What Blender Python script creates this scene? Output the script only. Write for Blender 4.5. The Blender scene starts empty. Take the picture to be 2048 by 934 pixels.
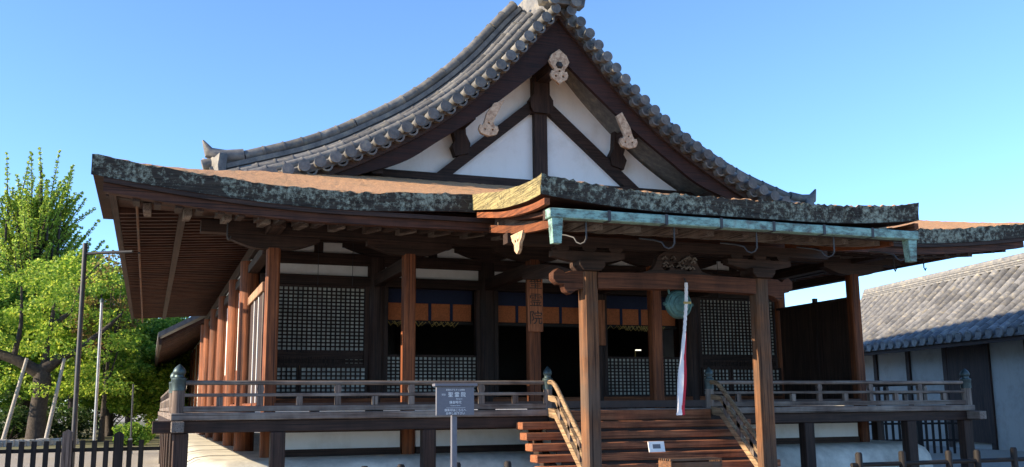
import bpy, bmesh, math, random
from mathutils import Vector, Matrix
R = math.radians
random.seed(7)
scene = bpy.context.scene
COL = scene.collection

# ------------------------------------------------------------------ camera
CAM = Vector((-7.986, -17.090, 0.0586))
cr = Vector((0.93887306, -0.34413911, -0.00925451))
cu = Vector((-0.05132048, -0.16649195, 0.98470637))
cf = Vector((0.34041677, 0.92403934, 0.17397619))
cam_d = bpy.data.cameras.new('camera')
cam = bpy.data.objects.new('camera', cam_d); COL.objects.link(cam)
cam.matrix_world = Matrix(((cr.x, cu.x, -cf.x, CAM.x), (cr.y, cu.y, -cf.y, CAM.y), (cr.z, cu.z, -cf.z, CAM.z), (0, 0, 0, 1)))
cam_d.sensor_width = 36.0
cam_d.lens = 1958.1 * 36.0 / 2048.0
cam_d.clip_start = 0.1; cam_d.clip_end = 3000
scene.camera = cam

# ------------------------------------------------------------------ light
SUN_EL, SUN_BACK = R(20.5), R(4)          # low sun from the left, a little behind the facade
to_sun = Vector((-math.cos(SUN_EL) * math.cos(SUN_BACK), math.cos(SUN_EL) * math.sin(SUN_BACK), math.sin(SUN_EL)))
world = bpy.data.worlds.new('World'); scene.world = world; world.use_nodes = True
wn = world.node_tree.nodes; wl = world.node_tree.links
sky = wn.new('ShaderNodeTexSky'); sky.sky_type = 'NISHITA'; sky.sun_disc = False
sky.sun_elevation = SUN_EL
sky.sun_rotation = math.atan2(to_sun.x, to_sun.y)
sky.altitude = 100; sky.air_density = 0.8; sky.dust_density = 0.0; sky.ozone_density = 5.0
bg = wn['Background']; bg.inputs['Strength'].default_value = 0.15
wl.new(sky.outputs[0], bg.inputs[0])
sd = bpy.data.lights.new('sun', 'SUN'); sd.energy = 5.0; sd.angle = R(0.5); sd.color = (1.0, 0.82, 0.58)
sun = bpy.data.objects.new('sun', sd); COL.objects.link(sun)
sun.rotation_euler = to_sun.to_track_quat('Z', 'Y').to_euler(); sun.location = (-30, 10, 30)
scene.view_settings.view_transform = 'Standard'; scene.view_settings.look = 'None'
scene.view_settings.gamma = 1.0; scene.view_settings.exposure = 1.32
try: scene.view_settings.use_curve_mapping = False
except Exception: pass

# ------------------------------------------------------------------ materials
def newmat(name):
    m = bpy.data.materials.new(name); m.use_nodes = True
    return m, m.node_tree.nodes, m.node_tree.links, m.node_tree.nodes['Principled BSDF']
def coords(n, l, scale, rnd=True):
    tc = n.new('ShaderNodeTexCoord'); mp = n.new('ShaderNodeMapping'); mp.inputs['Scale'].default_value = scale
    if rnd:
        oi = n.new('ShaderNodeObjectInfo'); ml = n.new('ShaderNodeVectorMath'); ml.operation = 'MULTIPLY_ADD'
        cx = n.new('ShaderNodeCombineXYZ')
        for i in range(3): l.new(oi.outputs['Random'], cx.inputs[i])
        l.new(cx.outputs[0], ml.inputs[0]); ml.inputs[1].default_value = (37, 53, 71)
        l.new(tc.outputs['Object'], ml.inputs[2]); l.new(ml.outputs[0], mp.inputs[0])
    else: l.new(tc.outputs['Object'], mp.inputs[0])
    return mp.outputs[0]
def noise(n, l, vec, scale=1.0, detail=5, rough=.6):
    t = n.new('ShaderNodeTexNoise'); t.inputs['Scale'].default_value = scale; t.inputs['Detail'].default_value = detail
    t.inputs['Roughness'].default_value = rough; l.new(vec, t.inputs['Vector']); return t.outputs['Fac']
def ramp(n, l, fac, stops):
    r = n.new('ShaderNodeValToRGB'); e = r.color_ramp.elements
    while len(e) < len(stops): e.new(.5)
    for i, (p, c) in enumerate(stops): e[i].position = p; e[i].color = (*c, 1)
    l.new(fac, r.inputs[0]); return r.outputs[0]
def mix(n, l, fac, a, b, mode='MIX'):
    m = n.new('ShaderNodeMix'); m.data_type = 'RGBA'; m.blend_type = mode
    for s, v in ((m.inputs[0], fac), (m.inputs[6], a), (m.inputs[7], b)):
        if hasattr(v, 'links'): l.new(v, s)
        elif isinstance(v, (int, float)): s.default_value = v
        else: s.default_value = (*v, 1)
    return m.outputs[2]
def bump(n, l, h, b, dist=.01, strength=.5):
    bp = n.new('ShaderNodeBump'); bp.inputs['Distance'].default_value = dist; bp.inputs['Strength'].default_value = strength
    l.new(h, bp.inputs['Height']); l.new(bp.outputs[0], b.inputs['Normal'])
def rndval(n, l, lo=.7, hi=1.25):
    oi = n.new('ShaderNodeObjectInfo'); mr = n.new('ShaderNodeMapRange'); l.new(oi.outputs['Random'], mr.inputs[0])
    mr.inputs[3].default_value = lo; mr.inputs[4].default_value = hi
    cb = n.new('ShaderNodeCombineXYZ')
    for i in range(3): l.new(mr.outputs[0], cb.inputs[i])
    return cb.outputs[0]
def wood(name, dark, light, axis, rough=.75, grey=None):
    m, n, l, b = newmat(name)
    s = {'x': (1.3, 26, 26), 'y': (26, 1.3, 26), 'z': (26, 26, 1.3)}[axis]
    g = noise(n, l, coords(n, l, s), 1.0, 6, .65)
    big = noise(n, l, coords(n, l, (1.1, 1.1, 1.1)), 1.0, 4, .6)
    c = ramp(n, l, g, [(.3, dark), (.68, light)])
    if grey:
        c = mix(n, l, ramp(n, l, big, [(.42, (0, 0, 0)), (.62, (1, 1, 1))]), c, mix(n, l, g, tuple(v * .6 for v in grey), grey))
    c = mix(n, l, 1.0, c, rndval(n, l, .78, 1.2), 'MULTIPLY')
    s2 = tuple(.55 if v < 2 else 75 for v in s); ck = noise(n, l, coords(n, l, s2), 1.0, 3, .5)
    c = mix(n, l, 1.0, c, ramp(n, l, ck, [(.36, (.22, .2, .2)), (.43, (1, 1, 1))]), 'MULTIPLY')
    c = mix(n, l, 1.0, c, ramp(n, l, noise(n, l, coords(n, l, (2.3, 2.3, .8)), 1.0, 5, .7), [(.3, (.62, .60, .60)), (.6, (1.12, 1.1, 1.08))]), 'MULTIPLY')
    l.new(c, b.inputs['Base Color']); b.inputs['Roughness'].default_value = rough
    b.inputs['Specular IOR Level'].default_value = .3
    bump(n, l, g, b, .012, .55)
    return m
M = {}
for a in 'xyz':
    M['post' + a] = wood('aged_cedar_' + a, (.07, .021, .009), (.25, .080, .027), a, .7)
    M['worn' + a] = wood('worn_cedar_' + a, (.055, .025, .014), (.23, .105, .048), a, .8, (.13, .085, .06))
    M['beam' + a] = wood('canopy_beam_timber_' + a, (.05, .020, .012), (.14, .052, .026), a, .75)
    M['barge' + a] = wood('bargeboard_cedar_' + a, (.012, .007, .007), (.05, .018, .012), a, .7)
    M['dark' + a] = wood('dark_timber_' + a, (.018, .011, .009), (.062, .034, .025), a, .7)  # darkest brown timber tone for frames, beams and eaves
    M['grey' + a] = wood('weathered_timber_' + a, (.05, .037, .033), (.22, .165, .135), a, .8, (.27, .235, .205))
    M['step' + a] = wood('step_timber_' + a, (.16, .058, .029), (.42, .165, .078), a, .8)
M['hand'] = wood('sunlit_handrail', (.16, .105, .06), (.46, .32, .19), 'y', .75)  # sunlight on the stair rails is put into this pale colour
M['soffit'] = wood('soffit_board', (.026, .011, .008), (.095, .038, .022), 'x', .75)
M['pale'] = wood('sunlit_side_rail', (.24, .13, .08), (.50, .32, .20), 'z', .7)  # bright tone carries the sunlight on the left porch rail
M['fencez'] = wood('black_stained_fence', (.008, .007, .007), (.026, .021, .019), 'z', .75)
M['fencex'] = wood('black_stained_rail', (.008, .007, .007), (.026, .021, .019), 'x', .75)
def simple(name, col, rough=.6, var=.25, scale=6, metal=0, bmp=.15, bd=.01, col2=None):
    m, n, l, b = newmat(name); f = noise(n, l, coords(n, l, (1, 1, 1)), scale, 6, .65)
    c2 = col2 or tuple(v * (1 - var) for v in col)
    l.new(ramp(n, l, f, [(.35, c2), (.65, col)]), b.inputs['Base Color'])
    b.inputs['Roughness'].default_value = rough; b.inputs['Metallic'].default_value = metal
    if bmp: bump(n, l, f, b, bd, bmp)
    return m
def plaster_mat(name, col, dirt):
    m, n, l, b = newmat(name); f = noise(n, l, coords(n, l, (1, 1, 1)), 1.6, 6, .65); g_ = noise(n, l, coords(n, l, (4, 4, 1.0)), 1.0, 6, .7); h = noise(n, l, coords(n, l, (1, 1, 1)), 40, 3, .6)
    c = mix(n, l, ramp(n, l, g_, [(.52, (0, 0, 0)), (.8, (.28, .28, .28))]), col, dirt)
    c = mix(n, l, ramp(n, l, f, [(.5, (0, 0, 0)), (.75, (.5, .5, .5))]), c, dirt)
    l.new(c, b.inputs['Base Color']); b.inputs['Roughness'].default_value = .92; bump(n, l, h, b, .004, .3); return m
M['plaster'] = plaster_mat('white_plaster', (.84, .84, .83), (.55, .53, .48))
M['paper'] = simple('shoji_paper', (.74, .74, .66), .9, .5, 3.5, 0, 0)
M['shaded_plaster'] = plaster_mat('shade_toned_plaster', (.40, .38, .33), (.20, .18, .14))  # storehouse plaster toned down, shade on the wall is put into the colour
M['carved'] = simple('carved_pale_wood', (.60, .44, .29), .8, .45, 14, 0, .4, .01, (.26, .15, .09))
M['mound'] = simple('mound_plaster', (.70, .68, .60), .9, .35, 3, 0, .25, .02)
M['gong_bronze'] = simple('gong_bronze', (.09, .19, .17), .5, .5, 9, .5, .15)
M['bronze'] = simple('verdigris_bronze', (.07, .105, .11), .5, .5, 14, .6, .1)
M['iron'] = simple('iron', (.06, .06, .065), .55, .3, 10, .5, 0)
M['steel'] = simple('galvanised_steel', (.32, .33, .34), .4, .2, 8, .5, 0)
M['sign_grey'] = simple('sign_panel_grey', (.13, .13, .155), .5, .15, 30, 0, 0)
M['white'] = simple('white_paint', (.8, .8, .8), .6, .06, 5, 0, 0)
M['ink'] = simple('black_ink', (.02, .017, .015), .6, .2, 5, 0, 0)
M['red'] = simple('red_cloth', (.55, .02, .04), .8, .15, 20, 0, 0)
M['cloth'] = simple('white_cloth', (.78, .76, .78), .85, .1, 12, 0, .1)
M['blue'] = simple('indigo_cloth', (.010, .018, .055), .85, .3, 20, 0, 0)
M['orange'] = simple('orange_bamboo', (.50, .14, .04), .8, .4, 30, 0, .1)
M['gold'] = simple('gold_cord', (.50, .34, .10), .5, .5, 30, .3, 0)
M['stone'] = simple('granite', (.40, .38, .34), .85, .4, 7, 0, .4, .02)
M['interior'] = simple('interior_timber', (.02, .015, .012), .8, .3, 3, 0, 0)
M['floor'] = simple('porch_floor', (.09, .045, .03), .6, .3, 5, 0, 0)
M['bark_trunk'] = simple('tree_bark', (.055, .042, .034), .9, .6, 9, 0, .8, .05)
M['pole_wood'] = simple('prop_pole', (.36, .33, .30), .8, .35, 12, 0, .2)
M['mirror_glass'] = simple('lamp_glass', (.8, .78, .7), .3, .1, 5, 0, 0)

def bark_top():
    m, n, l, b = newmat('cypress_bark_top'); v = coords(n, l, (1, 1, 1), False)
    f = noise(n, l, v, 28, 6, .75); g = noise(n, l, v, 1.6, 5, .6)
    c = ramp(n, l, f, [(.3, (.26, .12, .05)), (.5, (.56, .30, .14)), (.7, (.70, .43, .24))])
    c = mix(n, l, ramp(n, l, g, [(.52, (0, 0, 0)), (.75, (.55, .55, .55))]), c, (.16, .15, .07))
    l.new(c, b.inputs['Base Color']); b.inputs['Roughness'].default_value = .95; bump(n, l, f, b, .05, .9); return m
def bark_edge(name, base, lich, lo, hi):
    m, n, l, b = newmat(name); v = coords(n, l, (1, 1, 1), False)
    f = noise(n, l, v, 11, 9, .78); g = noise(n, l, v, 1.3, 5, .65); h = noise(n, l, coords(n, l, (3, 3, 60), False), 1, 4, .6)
    k = n.new('ShaderNodeMath'); k.operation = 'MULTIPLY_ADD'; l.new(g, k.inputs[0]); k.inputs[1].default_value = .55; l.new(f, k.inputs[2])
    c = ramp(n, l, h, [(.35, tuple(x * .35 for x in base)), (.65, tuple(x * 1.5 for x in base))])
    c = mix(n, l, ramp(n, l, k.outputs[0], [(lo, (0, 0, 0)), (hi, (1, 1, 1))]), c, mix(n, l, f, tuple(x * .6 for x in lich), lich))
    l.new(c, b.inputs['Base Color']); b.inputs['Roughness'].default_value = .95; bump(n, l, h, b, .03, .8); return m
M['bark_top'] = bark_top()
M['bark_edge'] = bark_edge('bark_edge_lichen', (.035, .030, .024), (.36, .41, .33), .77, .93)
M['bark_verge'] = bark_edge('bark_verge_moss', (.25, .205, .09), (.06, .05, .03), .78, .95)
def tile_mat(name, a, bcol, lich, lo=.75, hi=1.2):
    m, n, l, b = newmat(name); v = coords(n, l, (1, 1, 1)); f = noise(n, l, v, 5, 7, .7); g = noise(n, l, v, 30, 4, .6)
    c = ramp(n, l, f, [(.3, a), (.55, bcol), (.72, lich)])
    c = mix(n, l, 1.0, c, rndval(n, l, lo, hi), 'MULTIPLY')
    l.new(c, b.inputs['Base Color']); b.inputs['Roughness'].default_value = .6; bump(n, l, g, b, .006, .4); return m
M['tile'] = tile_mat('roof_tile', (.055, .055, .057), (.14, .135, .125), (.25, .22, .16), .65, 1.25)
M['tile_old'] = tile_mat('storehouse_tile', (.08, .085, .095), (.18, .178, .172), (.36, .315, .22), .65, 1.3)
M['tile_moss'] = tile_mat('ridge_tile_moss', (.10, .10, .09), (.22, .20, .15), (.36, .30, .16))
def copper():
    m, n, l, b = newmat('copper_patina'); f = noise(n, l, coords(n, l, (1.6, 4, 4)), 3, 8, .75); g = noise(n, l, coords(n, l, (5, 5, 1.5)), 2.5, 5, .6)
    c = ramp(n, l, f, [(.34, (.05, .045, .04)), (.45, (.12, .19, .165)), (.57, (.24, .42, .36)), (.72, (.27, .25, .25))])
    c = mix(n, l, ramp(n, l, g, [(.55, (0, 0, 0)), (.75, (.7, .7, .7))]), c, (.14, .11, .10))
    l.new(c, b.inputs['Base Color']); b.inputs['Roughness'].default_value = .55; b.inputs['Metallic'].default_value = .15; return m
M['copper'] = copper()
def gravel():
    m, n, l, b = newmat('gravel_ground'); v = coords(n, l, (1, 1, 1), False); f = noise(n, l, v, 45, 4, .7); g = noise(n, l, v, .35, 5, .6)
    c = ramp(n, l, f, [(.3, (.20, .18, .15)), (.7, (.42, .38, .32))]); c = mix(n, l, ramp(n, l, g, [(.4, (0, 0, 0)), (.7, (.6, .6, .6))]), c, (.30, .25, .17))
    l.new(c, b.inputs['Base Color']); b.inputs['Roughness'].default_value = .95; bump(n, l, f, b, .03, .7); return m
M['gravel'] = gravel()
def leaf(name, a, c_, d):
    m, n, l, b = newmat(name); g = n.new('ShaderNodeNewGeometry')
    c = ramp(n, l, g.outputs['Random Per Island'], [(.1, a), (.55, c_), (.95, d)])
    l.new(c, b.inputs['Base Color']); b.inputs['Roughness'].default_value = .55; b.inputs['Specular IOR Level'].default_value = .25
    tr = n.new('ShaderNodeBsdfTranslucent'); l.new(c, tr.inputs[0]); ms = n.new('ShaderNodeMixShader'); ms.inputs[0].default_value = .45
    l.new(b.outputs[0], ms.inputs[1]); l.new(tr.outputs[0], ms.inputs[2]); l.new(ms.outputs[0], n['Material Output'].inputs[0]); return m
M['leaf_ginkgo'] = leaf('leaf_ginkgo', (.16, .27, .03), (.34, .48, .07), (.52, .62, .11))
M['leaf_bright'] = leaf('leaf_bright', (.10, .21, .02), (.27, .42, .045), (.58, .64, .09))
M['leaf_mid'] = leaf('leaf_mid', (.05, .13, .018), (.15, .29, .035), (.34, .45, .06))
M['leaf_dark'] = leaf('leaf_dark', (.015, .04, .012), (.035, .075, .02), (.08, .12, .03))
M['leaf_dry'] = leaf('leaf_dry', (.10, .09, .03), (.22, .17, .05), (.34, .24, .08))

# ------------------------------------------------------------------ mesh helpers
class MB:
    def __init__(s): s.v = []; s.f = []; s.mi = []
    def add(s, vs, fs, mi=0):
        o = len(s.v); s.v += [tuple(v) for v in vs]; s.f += [tuple(i + o for i in f) for f in fs]; s.mi += [mi] * len(fs); return s
    def box(s, x0, x1, y0, y1, z0, z1, mi=0):
        return s.add([(x0, y0, z0), (x1, y0, z0), (x1, y1, z0), (x0, y1, z0), (x0, y0, z1), (x1, y0, z1), (x1, y1, z1), (x0, y1, z1)],
                     [(0, 3, 2, 1), (4, 5, 6, 7), (0, 1, 5, 4), (1, 2, 6, 5), (2, 3, 7, 6), (3, 0, 4, 7)], mi)
    def beam(s, a, b, w, h, up=(0, 0, 1), mi=0):
        a = Vector(a); b = Vector(b); d = (b - a).normalized(); up = Vector(up); r = d.cross(up).normalized(); u = r.cross(d)
        vs = [p + r * (w / 2 * i) + u * (h / 2 * j) for p in (a, b) for i, j in ((-1, -1), (1, -1), (1, 1), (-1, 1))]
        return s.add(vs, [(0, 3, 2, 1), (4, 5, 6, 7), (0, 1, 5, 4), (1, 2, 6, 5), (2, 3, 7, 6), (3, 0, 4, 7)][0:2] + [(0, 1, 5, 4), (1, 2, 6, 5), (2, 3, 7, 6), (3, 0, 4, 7)], mi)
    def tube(s, pts, r, n=8, cap=True, mi=0):
        pts = [Vector(p) for p in pts]; rs = r if isinstance(r, (list, tuple)) else [r] * len(pts); vs = []; pu = None
        for i, p in enumerate(pts):
            d = (pts[min(i + 1, len(pts) - 1)] - pts[max(i - 1, 0)]).normalized()
            if pu is None: pu = Vector((0, 0, 1)) if abs(d.z) < .9 else Vector((1, 0, 0))
            rt = d.cross(pu).normalized(); u = rt.cross(d).normalized(); pu = u
            vs += [p + (rt * math.cos(2 * math.pi * k / n) + u * math.sin(2 * math.pi * k / n)) * rs[i] for k in range(n)]
        fs = [(i * n + k, i * n + (k + 1) % n, (i + 1) * n + (k + 1) % n, (i + 1) * n + k) for i in range(len(pts) - 1) for k in range(n)]
        if cap: fs += [tuple(reversed(range(n))), tuple(range((len(pts) - 1) * n, len(pts) * n))]
        return s.add(vs, fs, mi)
    def lathe(s, c, prof, n=16, mi=0):
        c = Vector(c); vs = [c + Vector((r * math.cos(2 * math.pi * k / n), r * math.sin(2 * math.pi * k / n), z)) for r, z in prof for k in range(n)]
        m = len(prof)
        fs = [(i * n + k, i * n + (k + 1) % n, (i + 1) * n + (k + 1) % n, (i + 1) * n + k) for i in range(m - 1) for k in range(n)]
        fs += [tuple(reversed(range(n))), tuple(range((m - 1) * n, m * n))]
        return s.add(vs, fs, mi)
    def prism(s, poly, y0, y1, plane='xz', mi=0):
        n = len(poly)
        def P(a, b, t): return {'xz': (a, t, b), 'yz': (t, a, b), 'xy': (a, b, t)}[plane]
        vs = [P(a, b, y0) for a, b in poly] + [P(a, b, y1) for a, b in poly]
        return s.add(vs, [tuple(range(n)), tuple(range(2 * n - 1, n - 1, -1))] + [(i, i + n, (i + 1) % n + n, (i + 1) % n) for i in range(n)], mi)
    def strip(s, A, B, C, D, mi=0):
        """closed bar whose four long edges are the polylines A B C D (in ring order)"""
        n = len(A); vs = []
        for i in range(n): vs += [A[i], B[i], C[i], D[i]]
        fs = [(i * 4 + k, i * 4 + (k + 1) % 4, (i + 1) * 4 + (k + 1) % 4, (i + 1) * 4 + k) for i in range(n - 1) for k in range(4)]
        fs += [(3, 2, 1, 0), tuple((n - 1) * 4 + k for k in range(4))]
        return s.add(vs, fs, mi)
    def mesh(s, name, mats, bevel=0, smooth=None):
        me = bpy.data.meshes.new(name); me.from_pydata(s.v, [], s.f)
        for m in (mats if isinstance(mats, (list, tuple)) else [mats]): me.materials.append(m)
        me.polygons.foreach_set('material_index', s.mi)
        bm = bmesh.new(); bm.from_mesh(me)
        bmesh.ops.recalc_face_normals(bm, faces=bm.faces)
        if bevel: bmesh.ops.bevel(bm, geom=list(bm.edges), offset=bevel, segments=1, affect='EDGES', clamp_overlap=True)
        bm.to_mesh(me); bm.free()
        if smooth:
            me.polygons.foreach_set('use_smooth', [True] * len(me.polygons)); me.set_sharp_from_angle(angle=R(smooth))
        return me
WM = {}
def place(o, parent, mw):
    COL.objects.link(o)
    if parent is not None:
        o.parent = parent; o.matrix_parent_inverse = WM[parent.name].inverted()
    o.matrix_basis = mw; WM[o.name] = mw.copy()
    return o
def obj(name, mb, mats, parent=None, bevel=0, smooth=None, mw=None, label=None):
    me = mb if isinstance(mb, bpy.types.Mesh) else mb.mesh(name, [M[m] for m in mats.split()] if isinstance(mats, str) else mats, bevel, smooth)
    o = bpy.data.objects.new(name, me); place(o, parent, mw or Matrix())
    if label: o['label'] = label
    return o
def T(x, y, z, rz=0): return Matrix.Translation((x, y, z)) @ Matrix.Rotation(rz, 4, 'Z')
def thing(name, loc, label, cat, group=None, rz=0):
    o = bpy.data.objects.new(name, None); o.empty_display_size = .3; place(o, None, T(*loc, rz)); return tag(o, label, cat, group)
def tag(o, label, cat, group=None):
    o['label'] = label; o['category'] = cat
    if group: o['group'] = group
    return o
def kind(o, k): o['kind'] = k; return o
def part_group(name, parent, loc=(0, 0, 0)):
    o = bpy.data.objects.new(name, None); o.empty_display_size = .2; return place(o, parent, T(*loc))
def fill_mesh(name, loops, depth, mat, bevel=0):
    """flat outline with holes -> solid mesh (XZ plane, extruded along Y)"""
    cu_ = bpy.data.curves.new(name, 'CURVE'); cu_.dimensions = '2D'; cu_.fill_mode = 'BOTH'; cu_.extrude = depth / 2; cu_.bevel_depth = bevel
    for lp in loops:
        sp = cu_.splines.new('POLY'); sp.points.add(len(lp) - 1); sp.use_cyclic_u = True
        for i, (a, b) in enumerate(lp): sp.points[i].co = (a, b, 0, 1)
    return curve_to_mesh(name, cu_, mat)
def curve_to_mesh(name, cu_, mat):
    o = bpy.data.objects.new(name + '_tmp', cu_); COL.objects.link(o)
    dg = bpy.context.evaluated_depsgraph_get(); dg.update()
    me = bpy.data.meshes.new_from_object(o.evaluated_get(dg)); bpy.data.objects.remove(o); bpy.data.curves.remove(cu_)
    me.transform(Matrix.Rotation(R(90), 4, 'X')); me.materials.clear(); me.materials.append(mat); me.name = name
    return me
def text_mesh(name, txt, size, mat, align='CENTER', extrude=.001, line=1.0):
    cu_ = bpy.data.curves.new(name, 'FONT'); cu_.body = txt; cu_.size = size; cu_.align_x = align; cu_.align_y = 'CENTER'; cu_.extrude = extrude; cu_.space_line = line
    return curve_to_mesh(name, cu_, mat)
def circ(cx, cy, r, n=14, sx=1, rev=False):
    p = [(cx + r * sx * math.cos(2 * math.pi * i / n), cy + r * math.sin(2 * math.pi * i / n)) for i in range(n)]
    return p[::-1] if rev else p
def spline(pts, n):
    """Catmull-Rom through 2-D/3-D points"""
    P = [Vector(p) for p in pts]; P = [2 * P[0] - P[1]] + P + [2 * P[-1] - P[-2]]; out = []
    for i in range(1, len(P) - 2):
        for k in range(n):
            t = k / n; a, b, c, d = P[i - 1:i + 3]
            out.append(.5 * ((2 * b) + (c - a) * t + (2 * a - 5 * b + 4 * c - d) * t * t + (3 * b - a - 3 * c + d) * t ** 3))
    out.append(P[-2]); return out
def lerp_tab(tab, x):
    if x <= tab[0][0]: return tab[0][1]
    for (a, b), (c, d) in zip(tab, tab[1:]):
        if x <= c: return b + (d - b) * (x - a) / (c - a)
    return tab[-1][1]
GZ = -1.5   # ground level; z = 0 is the top of the veranda floor

# ------------------------------------------------------------------ ground and sky
g = MB(); g.add([(-700, -400, GZ), (700, -400, GZ), (700, 1200, GZ), (-700, 1200, GZ)], [(0, 1, 2, 3)])
kind(obj('ground', g, 'gravel'), 'structure')

M['grove'] = simple('leaf_litter', (.16, .14, .06), .95, .6, 2.2, 0, .5, .03, (.05, .06, .02))
kind(obj('grove_ground', MB().add([(-120, 30, GZ + .004), (-6.2, 27, GZ + .004), (-6.2, 130, GZ + .004), (-120, 130, GZ + .004)], [(0, 1, 2, 3)]), 'grove'), 'structure')
# ================================================================== THE HALL
hall = thing('temple_hall', (0, 8.5, GZ), 'large wooden temple hall with tiled gable, bark eaves and raised veranda', 'temple')
B = 2.4; HC = 1.283
CX = [-HC - 2 * B, -HC - B, -HC, HC, HC + B, HC + 2 * B]
ROW2 = 2.75
XW = 6.12
# ---- foundation mound
md = MB(); prof = [(0, GZ - .1), (.0, -1.15), (.04, -.98), (.13, -.85), (.28, -.77), (.5, -.74)]
rings = []
def ring(inset, z):
    x, y0, y1, r = 7.45 - inset, -1.0 + inset, 19 - inset, max(.9 - inset, .25); out = []
    for cx_, cy_, a0 in ((x - r, y1 - r, 0), (-x + r, y1 - r, 90), (-x + r, y0 + r, 180), (x - r, y0 + r, 270)):
        for k in range(7): a = R(a0 + 15 * k); out.append((cx_ + r * math.cos(a), cy_ + r * math.sin(a), z))
    return out
for i, z in prof: rings.append(ring(i, z))
nr = len(rings[0]); vs = [v for r_ in rings for v in r_]
fs = [(i * nr + k, i * nr + (k + 1) % nr, (i + 1) * nr + (k + 1) % nr, (i + 1) * nr + k) for i in range(len(rings) - 1) for k in range(nr)] + [tuple(range((len(rings) - 1) * nr, len(rings) * nr))]
md.add(vs, fs); obj('foundation_mound', md, 'mound', hall, smooth=50)

# ---- front porch columns (square, chamfered)
cm = MB(); w = .112
cm.prism([(-w, -w + .03), (-w + .03, -w), (w - .03, -w), (w, -w + .03), (w, w - .03), (w - .03, w), (-w + .03, w), (-w, w - .03)], -.75, 2.78, 'xy')
col_me = cm.mesh('column', [M['postz']])
for x in CX: obj('column', col_me, None, hall, mw=T(x, 0, 0))
# boat-shaped bracket arms on the columns
def arm_mesh(L=.78, h0=.0, h1=.24, t=.2, axis='x', mat='darkx'):
    pl = [(-L, h1), (-L, h1 - .09)] + [(-L + .06 + (L - .24) * k / 6, h1 - .1 - (h1 - .1) * math.sin(k / 6 * math.pi / 2)) for k in range(7)]
    pl = pl + [(-a, b) for a, b in reversed(pl)]
    return MB().prism(pl, -t / 2, t / 2, 'xz' if axis == 'x' else 'yz').mesh('bracket_arm', [M[mat]])
am = arm_mesh()
for x in CX: obj('bracket_arm', am, None, hall, mw=T(x, 0, 2.76))
obj('wall_plate', MB().box(-7.3, 7.3, -.13, .13, 3.0, 3.22), 'darkx', hall, .01)
for s in (-1, 1): obj('wall_plate', MB().box(s * XW - .13, s * XW + .13, -.9, 19.2, 3.004, 3.224), 'darky', hall, .01)

# ---- main wall, second row: round columns
rc = MB().lathe((0, 0, 0), [(.19, -.8), (.19, 2.95)], 20).mesh('round_column', [M['postz']], smooth=40)
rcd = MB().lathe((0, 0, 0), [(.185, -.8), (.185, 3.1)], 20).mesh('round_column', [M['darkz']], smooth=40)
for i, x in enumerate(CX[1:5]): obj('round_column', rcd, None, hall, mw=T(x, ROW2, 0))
SY = [2.9, 5.9, 9.4, 12.9, 16.4, 18.6]
for s in (-1, 1):
    for y in SY: obj('round_column', rc, None, hall, mw=T(s * 6.2, y, 0))
    obj('round_column', rcd, None, hall, mw=T(s * 2.4, 18.6, 0))
# horizontal timbers on the second row
for nm, z0, z1, y0, y1 in (('door_head', 2.51, 2.71, -.12, .12), ('tie_beam', 2.93, 3.17, -.11, .11), ('upper_plate', 3.39, 3.62, -.13, .13)):
    obj(nm, MB().box(-6.02, 6.02, ROW2 + y0, ROW2 + y1, z0, z1), 'darkx', hall, .008)
for i in range(5):
    x0, x1 = CX[i] + .17, CX[i + 1] - .17
    obj('plaster_panel', MB().box(x0, x1, ROW2 - .02, ROW2 + .03, 2.705, 2.935), 'plaster', hall)
    obj('plaster_panel', MB().box(x0, x1, ROW2 - .02, ROW2 + .03, 3.165, 3.395), 'plaster', hall)
    xm = (x0 + x1) / 2
    obj('strut', MB().box(xm - .09, xm + .09, ROW2 - .07, ROW2 + .05, 3.172, 3.388), 'darkz', hall)
am2 = arm_mesh(.72, 0, .22, .18)
for x in CX[1:5]: obj('bracket_arm', am2, None, hall, mw=T(x, ROW2 - .02, 3.172))
for x in (-4.9, -4.2, -3.1, 2.9, 4.4): obj('blind_cord', MB().tube([(x, ROW2 - .14, 3.4), (x, ROW2 - .14, 2.5)], .006, 5), 'iron', hall)
# tie beams porch column -> main column, ceiling
for x in CX[1:5]: obj('porch_beam', MB().box(x - .09, x + .09, .14, ROW2 - .19, 2.5, 2.74), 'darky', hall, .01)
obj('porch_ceiling', MB().box(-6.1, 6.1, .14, ROW2 + .12, 3.63, 3.68), 'soffit', hall)
obj('porch_floor', MB().box(-6.0, 6.0, -.13, 18.5, .02, .15), 'floor', hall)
obj('threshold', MB().box(-6.0, 6.0, ROW2 - .16, ROW2 + .16, .152, .25), 'postx', hall, .01)
# interior shell
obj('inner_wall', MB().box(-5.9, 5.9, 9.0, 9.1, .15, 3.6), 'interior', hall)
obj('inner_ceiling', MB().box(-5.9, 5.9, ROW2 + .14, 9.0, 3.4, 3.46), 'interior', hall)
for x in (-2.7, 2.7): obj('inner_column', MB().lathe((0, 0, 0), [(.17, .15), (.17, 3.4)], 14), 'interior', hall, smooth=40, mw=T(x, 5.9, 0))

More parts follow.
